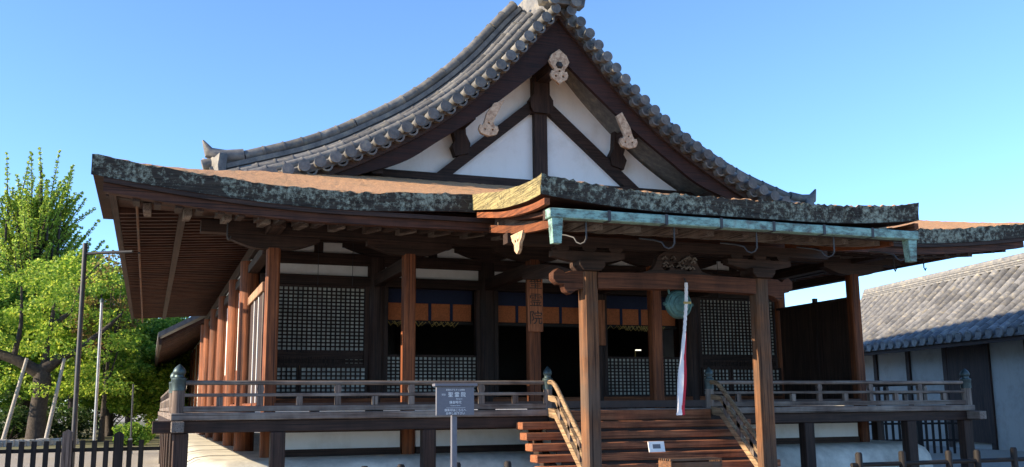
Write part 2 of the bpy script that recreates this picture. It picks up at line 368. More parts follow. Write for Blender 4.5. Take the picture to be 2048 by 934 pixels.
# ---- lattice panels
def lattice(x0, x1, z0, z1, y, nx, nz, bar=.03, parent=hall, back=True):
    p = part_group('lattice_panel', parent, (0, 0, 0))
    fr = MB(); f = .045
    for a in ((x0, x1, z0, z0 + f), (x0, x1, z1 - f, z1)): fr.box(a[0], a[1], y - .03, y + .03, a[2], a[3])
    for a in ((x0, x0 + f), (x1 - f, x1)): fr.box(a[0], a[1], y - .03, y + .03, z0 + f, z1 - f)
    obj('frame', fr, 'darkz', p)
    X0, X1, Z0, Z1 = x0 + f, x1 - f, z0 + f, z1 - f
    b = MB()
    for i in range(1, nx): xx = X0 + (X1 - X0) * i / nx; b.box(xx - bar / 2, xx + bar / 2, y - .022, y + .004, Z0, Z1)
    for k in range(1, nz): zz = Z0 + (Z1 - Z0) * k / nz; b.box(X0, X1, y - .014, y + .010, zz - bar / 2, zz + bar / 2)
    kind(obj('lattice_grid', b, 'darkz', p), 'stuff')
    if back: obj('paper', MB().box(X0, X1, y + .02, y + .03, Z0, Z1), 'paper', p)
    return p
LB = .096
def lat(x0, x1, z0, z1, y=ROW2 - .02, **k): return lattice(x0, x1, z0, z1, y, max(3, round((x1 - x0 - .09) / LB)), max(3, round((z1 - z0 - .09) / (LB * .78))), **k)
for i in (0, 4):
    x0, x1 = CX[i] + (.2 if i else .1), CX[i + 1] - (.2 if i < 4 else .1)
    lat(x0, x1, 1.16, 2.51)
    obj('lattice_rail', MB().box(x0, x1, ROW2 - .06, ROW2 + .04, 1.075, 1.158), 'darkx', hall)
    lat(x0, x1, .90, 1.072, ROW2 - .03, back=(i == 9))
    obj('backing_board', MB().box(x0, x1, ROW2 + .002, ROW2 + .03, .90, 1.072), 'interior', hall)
    if i == 0: obj('paper', MB().box(x1 - .42, x1 - .03, ROW2 - .006, ROW2 + .001, .92, 1.06), 'paper', hall)
    xm = x0 + (x1 - x0) * .36
    lat(x0, xm, .25, .895, ROW2 - .10); lat(xm + .01, x1 + .02, .25, .895, ROW2 - .12)
for i in (1, 3):
    x0, x1 = CX[i] + .19, CX[i + 1] - .19
    lat(x0, x1, .25, 1.13)
# door jambs beside columns
for x in CX[1:5]:
    for s in (-1, 1): obj('door_jamb', MB().box(x + s * .2 - .045, x + s * .2 + .045, ROW2 - .09, ROW2 + .09, .252, 2.508), 'darkz', hall)

# ---- side walls: left (sunlit) and right
def side_wall(s):
    X = s * 6.16
    obj('side_tie_beam', MB().box(X - .1, X + .1, .14, 18.7, 2.70, 2.86), 'darky', hall, .01)
    obj('side_plaster', MB().box(X - .03, X + .03, 2.9, 18.6, 2.86, 3.004), 'plaster', hall)
    obj('side_sill', MB().box(X - .12, X + .12, .14, 18.7, .02, .16), 'posty', hall, .01)
    ys = SY
    for a, b in zip(ys, ys[1:]):
        y0, y1 = a + .19, b - .19
        m = (y0 + y1) / 2
        obj('side_post', MB().box(X - .085, X + .085, m - .08, m + .08, .162, 2.698), 'postz', hall, .008)
        for q0, q1, tpe in ((y0, m - .08, 0), (m + .08, y1, 1)):
            obj('plaster_panel', MB().box(X - .02, X + .02, q0 + .07, q1 - .07, .9 if tpe else .17, 2.62), 'plaster', hall)
            for e in (q0 + .035, q1 - .035): obj('side_jamb', MB().box(X - .06, X + .06, e - .035, e + .035, .162, 2.698), 'postz', hall)
            n = 26; sl = MB()
            for k in range(n):
                z = .2 + (.68 if tpe else 2.3) * k / n
                sl.box(X + s * .024, X + s * .05, q0 + .07, q1 - .07, z, z + (.014 if tpe else .045))
            if s < 0: kind(obj('slat_screen', sl, 'postz', hall), 'stuff')
            if tpe: obj('wainscot', MB().box(X - .03, X + .022, q0 + .07, q1 - .07, .17, .9), 'postz', hall)
side_wall(-1); side_wall(1)
# porch end bays: left has an upper rail and sliding shutters, right a dark board screen
obj('sloping_rail', MB().box(-6.24, -6.12, .14, 2.72, 2.06, 2.22), 'pale', hall, .008)
for k, (y0, y1, mt) in enumerate(((.25, .34, 'greyz'), (.40, 1.0, 'darkz'), (1.04, 1.10, 'plaster'), (1.15, 1.75, 'darkz'), (1.80, 1.86, 'plaster'), (1.9, 2.6, 'darkz'))):
    obj('shutter_stile' if y1 - y0 < .2 else 'shutter_board', MB().box(-6.2 + .01 * (k % 2), -6.15, y0, y1, .165, 2.055), mt, hall)
for k in range(8):
    y = .17 + k * .305
    obj('screen_board', MB().box(6.06, 6.09, y, y + .3, .16, 2.26), 'darkz', hall)
obj('screen_cap', MB().box(6.02, 6.13, .14, 2.7, 2.262, 2.31), 'darky', hall, .008)
obj('screen_post', MB().box(6.03, 6.12, 1.25, 1.33, .16, 2.4), 'darkz', hall)

# ---- hanging blinds in the three open bays (things of their own)
places_b = {1: 'left of the entrance', 2: 'across the central doorway', 3: 'right of the entrance'}
for i in (1, 2, 3):
    x0, x1 = CX[i] + .25, CX[i + 1] - .25
    bl = thing('bamboo_blind', ((x0 + x1) / 2, ROW2 + .2, 2.5), 'rolled orange bamboo blind with indigo bands hanging in the bay ' + places_b[i], 'blind', 'rolled blinds in the open bays')
    obj('top_band', MB().box(x0, x1, ROW2 + .19, ROW2 + .21, 2.22, 2.52), 'blue', bl)
    n = 4
    for k in range(n):
        a = x0 + (x1 - x0) * k / n; b_ = x0 + (x1 - x0) * (k + 1) / n
        obj('bamboo_panel', MB().box(a + .035, b_ - .035, ROW2 + .17, ROW2 + .2, 1.86, 2.22), 'orange', bl, .004)
        obj('vertical_band', MB().box(a - .03, a + .03, ROW2 + .165, ROW2 + .185, 1.87, 2.22), 'blue', bl)
    ro = MB().tube([(x0, ROW2 + .2, 1.82), (x1, ROW2 + .2, 1.82)], .045, 10); obj('roll', ro, 'interior', bl, smooth=50)
    if i != 2:
        cd = MB(); rnd = random.Random(i)
        for k in range(26):
            a = x0 + rnd.random() * (x1 - x0) * .75; cd.tube([(a, ROW2 + .15, 1.84), (a + .06, ROW2 + .13, 1.77 - rnd.random() * .06), (a + .16, ROW2 + .15, 1.83)], .008, 4)
        kind(obj('gold_cords', cd, 'gold', bl), 'stuff')

# ---- eave soffits, rafters
def lift(x):
    a = abs(x); return .30 * max(0, (a - 5.5) / 3.4) ** 1.6
def front_sof(x, y):
    k = max(0, min(1, (.2 - y) / 2.35)); return 3.30 - .26 * k + lift(x) * k
sf = MB(); NX = 60; ys = [-2.1, -1.6, -1.1, -.5, .2]
vs = []; fs = []
for lay in (0, .03):
    for i in range(NX + 1):
        x = -8.6 + 17.2 * i / NX
        for y in ys: vs.append((x, y, front_sof(x, y) + lay))
ny = len(ys); o2 = (NX + 1) * ny
for i in range(NX):
    for k in range(ny - 1):
        a = i * ny + k; fs += [(a, a + 1, a + ny + 1, a + ny), (a + o2, a + ny + o2, a + ny + 1 + o2, a + 1 + o2)]
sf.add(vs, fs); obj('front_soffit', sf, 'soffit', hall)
rf = MB().beam((0, .1, .0), (0, -1.22, -.15), .12, .13).mesh('rafter', [M['grey' + 'y']], .006)  # grey timber stands in for skylight on the rafter ends
x = -8.15
while x < 8.3:
    if abs(x) < 8.3: obj('rafter', rf, None, hall, mw=T(x, 0, 3.19 + lift(x) * .55))
    x += .605
# eave beam over the lower rafters and the layered boards under the bark
def along(f, x0=-8.8, x1=8.8, n=72): return [f(x0 + (x1 - x0) * i / n) for i in range(n + 1)]
def eave_bar(y0, y1, z0, z1, x0=-8.75, x1=8.75, fac=1.0):
    return MB().strip(along(lambda x: (x, y0, z0 + lift(x) * fac), x0, x1), along(lambda x: (x, y1, z0 + lift(x) * fac), x0, x1),
                      along(lambda x: (x, y1, z1 + lift(x) * fac), x0, x1), along(lambda x: (x, y0, z1 + lift(x) * fac), x0, x1))
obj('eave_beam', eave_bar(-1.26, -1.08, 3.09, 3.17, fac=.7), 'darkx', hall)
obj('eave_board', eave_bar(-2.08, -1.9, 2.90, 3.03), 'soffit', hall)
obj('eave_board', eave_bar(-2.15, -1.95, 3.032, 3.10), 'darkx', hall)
fr = MB().beam((0, -1.1, .09), (0, -1.98, .0), .1, .1).mesh('flying_rafter', [M['darky']])
x = -8.3
while x < 8.4:
    obj('flying_rafter', fr, None, hall, mw=T(x, 0, 2.93 + lift(x) * .9)); x += .302

# side soffits and rafters
def tile_z(x): return lerp_tab(TT, abs(x))
TT0 = [(0, 8.72), (.17, 8.5), (.47, 8.18), (.88, 7.70), (1.33, 7.19), (1.88, 6.66), (2.53, 6.13), (3.15, 5.71), (3.76, 5.36), (4.35, 5.04), (5.12, 4.71), (6.14, 4.38), (7.2, 4.05), (8.0, 3.84), (8.75, 3.68)]
TT = [(v.x, v.y) for v in spline(TT0, 5)]
for s in (-1, 1):
    obj('side_soffit', MB().beam((s * 8.62, 9.7, 3.33), (s * 6.0, 9.7, 3.50), 20.2, .03), 'soffit', hall)
    sr = MB().beam((0, 0, 0), (-s * 2.6, 0, .17), .09, .11).mesh('side_rafter', [M['soffit']])
    y = -.25
    while y < 19.8:
        obj('side_rafter', sr, None, hall, mw=T(s * 8.58, y, 3.255)); y += .33
    obj('side_eave_board', MB().box(s * 8.64 - .05, s * 8.64 + .05, -1.98, 19.9, 3.22, 3.42), 'darky', hall)
    obj('side_eave_beam', MB().box(s * 7.6 - .06, s * 7.6 + .06, -1.3, 19.8, 3.24, 3.34), 'darky', hall)
    obj('side_gutter', MB().tube([(s * 8.30, -1.2, 3.18), (s * 8.30, 19.6, 3.08)], .022, 8), 'wornx', hall)
for q in (3.4, 7.5, 12.5, 17.5): obj('gutter_hanger', MB().box(-8.32, -8.28, q, q + .05, 3.1, 3.36), 'iron', hall)
for X, Y, Z in ((6.7, -.6, 3.0), (7.5, -.6, 3.05), (6.3, 1.2, 3.16), (6.5, 2.6, 3.16), (-6.9, -.6, 3.0)):
    obj('eave_hook', MB().tube([(X, Y, Z + .1), (X, Y, Z - .14), (X + .03, Y, Z - .2), (X + .06, Y, Z - .14)], .014, 6), 'iron', hall)

# ---- cypress-bark pent roof
def bark_main(x, y):
    t = (y + 2.2) / 3.9; f = 3.385 + 1.20 * t ** 1.12 if t > 0 else 3.385
    q = max(0, min(1, (5.2 - abs(x)) / 2.0)); z = f + lift(x) * max(0, 1 - .55 * t) + .085 * q * q * (3 - 2 * q) * max(0, 1 - t * 1.5)
    sd_ = tile_z(x) + .10
    return min(z, sd_) if abs(x) > 5.0 else z
rn = random.Random(3)
def rough(a): return (rn.random() - .5) * a
def slab(ztop, xs, ys, thick, front_mat=1, left_mat=1, mats='bark_top bark_edge soffit', name='bark_roof', parent=hall, under=None):
    mb = MB(); nx, ny = len(xs), len(ys); vs = []
    for i, x in enumerate(xs):
        for k, y in enumerate(ys): vs.append((x, y + (rough(.022) if k == 0 else 0), ztop(x, y) + rough(.042 if k < 2 else .012)))
    for x in xs:
        for k, y in enumerate(ys):
            inset = .05 if k == 0 else 0
            vs.append((x * (1 - .0), y + inset, ztop(x, y) - thick))
    o = nx * ny; top = []; bot = []
    for i in range(nx - 1):
        for k in range(ny - 1):
            a = i * ny + k; top.append((a, a + ny, a + ny + 1, a + 1)); bot.append((a + o, a + 1 + o, a + ny + 1 + o, a + ny + o))
    mb.add(vs, []); base = mb
    def fadd(fl, mi): base.f += fl; base.mi += [mi] * len(fl)
    fadd(top, 0); fadd(bot, 2)
    fadd([(i * ny, i * ny + o, (i + 1) * ny + o, (i + 1) * ny) for i in range(nx - 1)], front_mat)
    fadd([(i * ny + ny - 1, (i + 1) * ny + ny - 1, (i + 1) * ny + ny - 1 + o, i * ny + ny - 1 + o) for i in range(nx - 1)], 2)
    fadd([(k, k + 1, k + 1 + o, k + o) for k in range(ny - 1)], left_mat)
    q = (nx - 1) * ny; fadd([(q + k, q + k + o, q + k + 1 + o, q + k + 1) for k in range(ny - 1)], left_mat)
    return obj(name, mb, mats, parent)
xs = [-8.92 + 17.84 * i / 220 for i in range(221)]; ys = [-2.2, -2.17] + [-2.1 + 4.0 * k / 30 for k in range(31)]
slab(bark_main, xs, ys, .29)
KT = [(-5.35, 2.985), (-4.9, 3.0), (-4.44, 3.045), (-3.6, 3.17), (-2.8, 3.345), (-2.26, 3.465), (-1.9, 3.53), (-1.6, 3.58), (-.9, 3.74), (-.5, 3.80)]
KS = [(v.x, v.y) for v in spline(KT, 6)]
def bark_kohai(x, y):
    z = lerp_tab(KS, y); c = .15 * max(0, (abs(x) - 1.2) / 2.05) ** 1.8 * max(0, min(1, (-2.2 - y) / 3.0)); return z + c
canopy = part_group('entrance_canopy', hall, (0, -3.12, 0))
xs = [-3.18 + 6.36 * i / 110 for i in range(111)]; ys = [-5.21, -5.18] + [-5.13 + 4.58 * k / 40 for k in range(41)]
slab(bark_kohai, xs, ys, .265, 1, 3, 'bark_top bark_edge soffit bark_verge', 'bark_roof', canopy)
# boards under the canopy verge (left one is in the sun) and canopy underside
for s in (-1, 1):
    for X, z0, z1, y0, y1, mt in ((3.10, -.39, -.30, -5.2, -2.3, 'posty'), (2.86, -.62, -.50, -4.9, -2.2, 'posty')):
        A = [y0 + (y1 - y0) * i / 14 for i in range(15)]
        zf = lambda y: lerp_tab(KS, y) + .12 * max(0, min(1, (-2.2 - y) / 3))
        st = MB().strip([(s * X - .04, y, zf(y) + z0) for y in A], [(s * X + .04, y, zf(y) + z0) for y in A], [(s * X + .04, y, zf(y) + z1) for y in A], [(s * X - .04, y, zf(y) + z1) for y in A])
        obj('verge_board', st, mt, canopy)
A = [-5.1 + 3.3 * i / 16 for i in range(17)]
sfk = MB().strip([(-3.0, y, lerp_tab(KS, y) - .36) for y in A], [(3.0, y, lerp_tab(KS, y) - .36) for y in A], [(3.0, y, lerp_tab(KS, y) - .30) for y in A], [(-3.0, y, lerp_tab(KS, y) - .30) for y in A])
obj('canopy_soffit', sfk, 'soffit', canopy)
obj('canopy_eave_board', MB().box(-3.05, 3.05, -5.04, -4.92, 2.55, 2.70), 'darkx', canopy)
kr = MB()
A = [-4.72 + 2.9 * i / 10 for i in range(11)]
kr.strip([(-.06, y, lerp_tab(KS, y) - .50) for y in A], [(.06, y, lerp_tab(KS, y) - .50) for y in A], [(.06, y, lerp_tab(KS, y) - .37) for y in A], [(-.06, y, lerp_tab(KS, y) - .37) for y in A])
krm = kr.mesh('rafter', [M['greyy']])
for k in range(10): obj('rafter', krm, None, canopy, mw=T(-2.72 + k * .605, 0, 0))
gp = fill_mesh('gable_pendant', [[(-.26, 0), (.26, 0), (.2, -.1), (.12, -.16), (.1, -.26), (0, -.32), (-.1, -.26), (-.12, -.16), (-.2, -.1)], circ(-.05, -.12, .025), circ(.05, -.12, .025)], .05, M['carved'])
gp.transform(Matrix.Rotation(R(90), 4, 'Z'))
obj('gable_pendant', gp, None, canopy, mw=T(-2.9, -3.55, 2.62))
obj('verge_purlin', MB().box(-2.95, 2.95, -3.22, -3.02, 2.52, 2.68), 'darkx', canopy)
# posts
KP = 1.575; kw = .125
pm = MB().prism([(-kw, -kw + .035), (-kw + .035, -kw), (kw - .035, -kw), (kw, -kw + .035), (kw, kw - .035), (kw - .035, kw), (-kw + .035, kw), (-kw, kw - .035)], GZ + .12, 2.13, 'xy').mesh('post', [M['wornz']])
for s in (-1, 1):
    obj('post', pm, None, canopy, mw=T(s * KP, -3.12, 0))
    obj('post_base', MB().box(-.3, .3, -.3, .3, GZ - .05, GZ + .12), 'stone', canopy, .03, mw=T(s * KP, -3.12, 0))
    # carved beam nose
    ns = fill_mesh('beam_nose', [[(0, -.13), (.12, -.15), (.22, -.22), (.30, -.17), (.33, -.06), (.42, -.07), (.50, .0), (.50, .09), (.43, .15), (.35, .13), (.3, .07), (.22, .12), (.1, .13), (0, .13)]], .16, M['beamx'], .012)
    if s < 0: ns.transform(Matrix.Rotation(R(180), 4, 'Z'))
    obj('beam_nose', ns, None, canopy, mw=T(s * (KP + kw - .01), -3.12, 2.0))
    # capital block, bracket arm, bearing blocks
    obj('capital_block', MB().prism([(-.15, 2.14), (.15, 2.14), (.22, 2.22), (.22, 2.30), (-.22, 2.30), (-.22, 2.22)], -3.32, -2.92), 'darkx', canopy, .008, mw=T(s * KP, 0, 0))
    obj('bracket_arm', arm_mesh(.62, 0, .16, .16), None, canopy, mw=T(s * KP, -3.12, 2.29))
    for q in (-.46, 0, .46): obj('bearing_block', MB().prism([(-.08, 2.452), (.08, 2.452), (.12, 2.49), (.12, 2.518), (-.12, 2.518), (-.12, 2.49)], -3.22, -3.02), 'darkx', canopy, mw=T(s * KP + q, 0, 0))
    # curved tie to the porch column
    A = [(-2.95 + 2.85 * i / 10, 2.02 + .5 * (i / 10) ** 1.3 + .12 * math.sin(math.pi * i / 10)) for i in range(11)]
    x = s * 1.45
    obj('rainbow_beam', MB().strip([(x - .08, a, b - .13) for a, b in A], [(x + .08, a, b - .13) for a, b in A], [(x + .08, a, b + .13) for a, b in A], [(x - .08, a, b + .13) for a, b in A]), 'darky', canopy)
A = [-KP + kw + (2 * KP - 2 * kw) * i / 16 for i in range(17)]
cb = lambda x: .03 * (1 - (x / 1.43) ** 2)
obj('canopy_beam', MB().strip([(x, -3.24, 1.87 + cb(x)) for x in A], [(x, -3.0, 1.87 + cb(x)) for x in A], [(x, -3.0, 2.12 + cb(x)) for x in A], [(x, -3.24, 2.12 + cb(x)) for x in A]), 'beamx', canopy)
fl = [(-.62, 0), (-.46, .05), (-.38, .16), (-.34, .28), (-.22, .36), (.22, .36), (.34, .28), (.38, .16), (.46, .05), (.62, 0)]
obj('frog_leg_strut', fill_mesh('frog_leg_strut', [fl, circ(-.2, .10, .055, 10, 1.5, True), circ(0, .14, .06, 10, 1.7, True), circ(.2, .10, .055, 10, 1.5, True), circ(-.1, .24, .035, 8, 1.3, True), circ(.1, .24, .035, 8, 1.3, True)], .12, M['darkx'], .01), None, canopy, mw=T(0, -3.12, 2.155))
cv = MB(); rr = random.Random(5)
for k in range(16):
    a = -.28 + .56 * rr.random(); b_ = .07 + .2 * rr.random(); cv.tube([(a, -3.19, 2.15 + b_), (a + .05, -3.21, 2.19 + b_), (a + .09, -3.19, 2.15 + b_)], .02, 6)
kind(obj('carving', cv, 'greyx', canopy, smooth=60), 'stuff')
# copper gutter on the canopy
gt = part_group('copper_gutter', canopy, (0, -5.14, 2.6)) if False else None
NS = 7
for k in range(NS):
    a = -3.09 + 6.18 * k / NS; b_ = -3.09 + 6.18 * (k + 1) / NS
    obj('gutter_length', MB().box(a + .004, b_ - .004, -5.25, -5.08, 2.54, 2.672), 'copper', canopy, .01)
    if k: obj('gutter_strap', MB().box(a - .022, a + .022, -5.258, -5.072, 2.532, 2.68), 'iron', canopy)
for s in (-1, 1):
    x = s * 2.97
    obj('rain_head', MB().add([(x - .08, -5.235, 2.538), (x + .08, -5.235, 2.538), (x + .08, -5.095, 2.538), (x - .08, -5.095, 2.538), (x - .058, -5.225, 2.2), (x + .058, -5.225, 2.2), (x + .058, -5.105, 2.2), (x - .058, -5.105, 2.2)],
        [(0, 1, 2, 3), (7, 6, 5, 4), (0, 4, 5, 1), (1, 5, 6, 2), (2, 6, 7, 3), (3, 7, 4, 0)]), 'copper', canopy)
for k in range(5):
    x = -2.5 + k * 1.36
    obj('gutter_hook', MB().tube([(x, -5.12, 2.53), (x, -5.12, 2.30), (x - .02, -5.1, 2.25), (x - .06, -5.06, 2.23), (x - .10, -5.02, 2.26), (x - .12, -4.98, 2.33), (x - .18, -4.85, 2.38), (x - .28, -4.6, 2.44)], .013, 7), 'iron', canopy, smooth=60)

# ---- tiled main roof
roof = part_group('tile_roof', hall, (0, 10, 6))
def tile_pts(s, off=0.0, x0=.0, x1=8.75, n=60):
    """points along the roof curve, offset along the normal"""
    out = []
    for i in range(n + 1):
        x = x0 + (x1 - x0) * i / n; dz = (tile_z(x + .05) - tile_z(max(0, x - .05))) / (.05 + min(.05, x)); L = math.hypot(1, dz)
        out.append((s * (x - dz / L * off), tile_z(x) + off / L))
    return out
for s in (-1, 1):
    up = tile_pts(s, -.10); dn = tile_pts(s, -.32)
    sl = MB().strip([(a, 1.78, b) for a, b in up], [(a, 19.8, b) for a, b in up], [(a, 19.8, b) for a, b in dn], [(a, 1.78, b) for a, b in dn]); obj('roof_slab', sl, 'tile', roof)
# arc-length table
def arc(s):
    pts = [(x * .02, tile_z(x * .02)) for x in range(0, 438)]; L = [0]
    for a, b in zip(pts, pts[1:]): L.append(L[-1] + math.hypot(b[0] - a[0], b[1] - a[1]))
    return pts, L
APTS, ALEN = arc(1)
def at_len(u):
    u = max(0, min(u, ALEN[-1]))
    import bisect
    i = max(1, bisect.bisect_left(ALEN, u)); t = (u - ALEN[i - 1]) / max(1e-9, ALEN[i] - ALEN[i - 1]); a, b = APTS[i - 1], APTS[min(i, len(APTS) - 1)]
    tx, tz = b[0] - a[0], b[1] - a[1]; L = math.hypot(tx, tz)
    return a[0] + tx * t, a[1] + tz * t, tx / L, tz / L
# verge: short barrel tiles facing forward, with end discs, and pan-tile lips between
vt = MB()
n = 14
vt.tube([(0, 0, 0), (0, .5, 0)], .10, n); vt.tube([(0, -.035, 0), (0, .005, 0)], .116, n)
vt.tube([(0, -.042, 0), (0, -.034, 0)], .07, n)
vtm = vt.mesh('verge_tile', [M['tile']], smooth=40)
pan = MB(); pa = [(math.cos(a) * .12, math.sin(a) * .12) for a in [R(200 + 14 * k) for k in range(11)]]; pb = [(math.cos(a) * .085, math.sin(a) * .085) for a in [R(200 + 14 * k) for k in range(11)]]
pan.prism(pa + pb[::-1], 0, .4); panm = pan.mesh('verge_pan', [M['tile']])
SP = .315
for s in (-1, 1):
    k = 0; u = .30
    while u < ALEN[-1] - .1:
        x, z, tx, tz = at_len(u); a = math.atan2(tz, tx) * s
        obj('verge_tile', vtm, None, roof, mw=T(s * x, 1.25, z) @ Matrix.Rotation(-a if s > 0 else -a, 4, 'Y'))
        x2, z2, tx, tz = at_len(u + SP / 2)
        obj('verge_pan', panm, None, roof, mw=T(s * (x2 + tz * .02), 1.37, z2 - .085) @ Matrix.Rotation(-math.atan2(tz, tx) * s, 4, 'Y'))
        u += SP
# barrel rows and descending ridge that follow the slope
def row_tile(L, r, name, mat):
    t = MB().tube([(0, 0, 0), (L * .96, 0, 0)], [r, r * .94], 10); t.tube([(-.0, 0, 0), (.035, 0, 0)], r * 1.10, 10); return t.mesh(name, [M[mat]], smooth=40)
rt = row_tile(.36, .095, 'barrel_tile', 'tile'); rtc = row_tile(.42, .115, 'ridge_cap_tile', 'tile')
def run(me, name, y, off, step, u0, u1):
    for s in (-1, 1):
        u = u0
        while u < u1:
            x, z, tx, tz = at_len(u); x2, z2, tx2, tz2 = at_len(u + step); nx_, nz_ = -tz, tx
            p = Vector((s * (x + nx_ * off), y, z + nz_ * off)); q = Vector((s * (x2 - tz2 * off), y, z2 + tx2 * off)); d = q - p
            obj(name, me, None, roof, mw=T(*p) @ Matrix.Rotation(-math.atan2(d.z, d.x), 4, 'Y'))
            u += step
run(rt, 'barrel_tile', 1.66, .15, .36, .35, ALEN[-1] - .36)
run(rt, 'barrel_tile', 1.94, .27, .36, .45, ALEN[-1] - .36)
run(rt, 'barrel_tile', 2.22, .35, .36, .40, ALEN[-1] - .36)
for s in (-1, 1):
    N = 50; P = [at_len(.05 + (ALEN[-1] - .1) * i / N) for i in range(N + 1)]
    def ln(off, y): return [(s * (x - tz * off), y, z + tx * off) for x, z, tx, tz in P]
    for y0, y1, o0, o1 in ((1.42, 1.68, .02, .12), (1.68, 1.96, .12, .24), (1.96, 2.30, .24, .32), (2.30, 2.9, .32, .2)):
        obj('verge_bed', MB().strip(ln(-.12, y0), ln(-.12, y1), ln(o1, y1), ln(o0, y0)), 'tile', roof)
RE = ALEN[-1] - 1.98
run(rtc, 'ridge_cap_tile', 2.52, .70, .42, .2, RE)
for lev in range(3):
    wd = .20 - lev * .02
    for s in (-1, 1):
        N = 44; P = [at_len(.2 + (RE - .1) * i / N) for i in range(N + 1)]
        def ln(off, y): return [(s * (x - tz * off), y, z + tx * off) for x, z, tx, tz in P]
        o0 = .26 + lev * .125; o1 = o0 + .092
        obj('ridge_course', MB().strip(ln(o0, 2.52 - wd), ln(o0, 2.52 + wd), ln(o1, 2.52 + wd), ln(o1, 2.52 - wd)), 'tile', roof)
        if lev < 2: obj('ridge_joint', MB().strip(ln(o1, 2.52 - wd + .05), ln(o1, 2.52 + wd - .05), ln(o1 + .033, 2.52 + wd - .05), ln(o1 + .033, 2.52 - wd + .05)), 'ink', roof)
# ridge-end ornaments
oni = fill_mesh('ridge_end_tile', [[(-.3, 0), (.3, 0), (.34, .2), (.26, .5), (.3, .72), (.12, .66), (0, .72), (-.12, .66), (-.3, .72), (-.26, .5), (-.34, .2)], circ(-.1, .42, .05, 8, 1, True), circ(.1, .42, .05, 8, 1, True)], .16, M['tile'], .015)
for s in (-1, 1):
    x, z, tx, tz = at_len(RE + .18); mw = T(s * x, 2.5, z + .12) @ Matrix.Rotation(s * R(62), 4, 'Z')
    obj('ridge_end_tile', oni, None, roof, mw=mw)
    tp = MB().add([(-.2, 0, 0), (.2, 0, 0), (0, .0, 0)], []) if False else None
    hx = s * (x + .12)
    obj('ridge_end_horn', MB().tube([(s * (x - .55), 2.5, z + .92), (s * (x - .2), 2.5, z + .86), (hx, 2.5, z + .92), (hx + s * .12, 2.5, z + 1.16)], [.13, .14, .12, .02], 10), 'tile', roof, smooth=50)
obj('main_ridge', MB().box(-.3, .3, 1.5, 19.7, 8.45, 9.35), 'tile', roof, .02)
obj('main_ridge_cap', MB().tube([(0, 1.35, 9.42), (0, 19.8, 9.42)], .14, 12), 'tile', roof, smooth=50)
mo = oni.copy(); mo.transform(Matrix.Scale(1.55, 4)); obj('ridge_end_tile', mo, None, roof, mw=T(0, 1.35, 8.62))
for x, z, r in ((-.26, 8.66, .12), (.26, 8.66, .12), (-.1, 8.80, .12), (.12, 8.82, .12), (-.34, 8.86, .11), (.32, 8.9, .11)):
    obj('verge_tile', MB().tube([(x, 1.12, z), (x, 1.5, z)], r, 14), 'tile', roof, smooth=40)
br = MB(); 
for s in (-1, 1):
    y = 3.0
    while y < 19.6:
        pts = tile_pts(s, -.03, .3, 8.75, 22); br.tube([(a, y, b) for a, b in pts], .09, 6); y += .3
kind(obj('barrel_rows', br, 'tile', roof, smooth=60), 'stuff')

# ---- gable
gab = part_group('front_gable', hall, (0, ROW2, 5))
YG = 2.74
def under(x): return tile_z(x) - .45
pl = [(-4.4, 4.5), (4.4, 4.5)] + [(4.4 - 8.8 * i / 40, under(4.4 - 8.8 * i / 40)) for i in range(41)]
obj('plaster_wall', MB().prism(pl, YG + .06, YG + .12), 'plaster', gab)
obj('tie_beam', MB().box(-4.6, 4.6, YG - .14, YG + .055, 4.72, 5.0), 'darkx', gab, .01)
obj('king_strut', MB().box(-.155, .155, YG - .10, YG + .056, 5.003, 7.2), 'darkz', gab, .008)
for s in (-1, 1):
    d = Vector((s * -2.0, 0, 1.68)).normalized()
    obj('diagonal_strut', MB().beam((s * 2.42, YG - .02, 4.86), (s * .10, YG - .02, 6.81), .15, .235, (0, 0, 1)), 'darkx', gab)
    obj('purlin_bracket', MB().prism([(s * 1.72, 5.48), (s * 2.02, 5.40), (s * 2.10, 5.62), (s * 2.02, 5.75), (s * 2.16, 6.2), (s * 1.82, 6.4), (s * 1.78, 5.9), (s * 1.68, 5.7)], YG - .16, YG + .05), 'darkz', gab)
    for yy, zz in ((1.95, 1), ):
        obj('purlin', MB().box(s * 1.95 - .12, s * 1.95 + .12, 1.75, YG + .1, 6.0, 6.22), 'darky', gab)
    obj('purlin', MB().box(s * 3.9 - .11, s * 3.9 + .11, 1.75, YG + .1, 4.68, 4.86), 'darky', gab)
obj('king_cap', MB().prism([(-.2, 6.55), (.2, 6.55), (.27, 6.66), (.27, 6.86), (.19, 6.98), (.19, 7.4), (-.19, 7.4), (-.19, 6.98), (-.27, 6.86), (-.27, 6.66)], YG - .2, YG + .05), 'darkz', gab)
obj('ridge_purlin', MB().box(-.14, .14, 1.72, YG + .1, 7.25, 7.55), 'darky', gab)
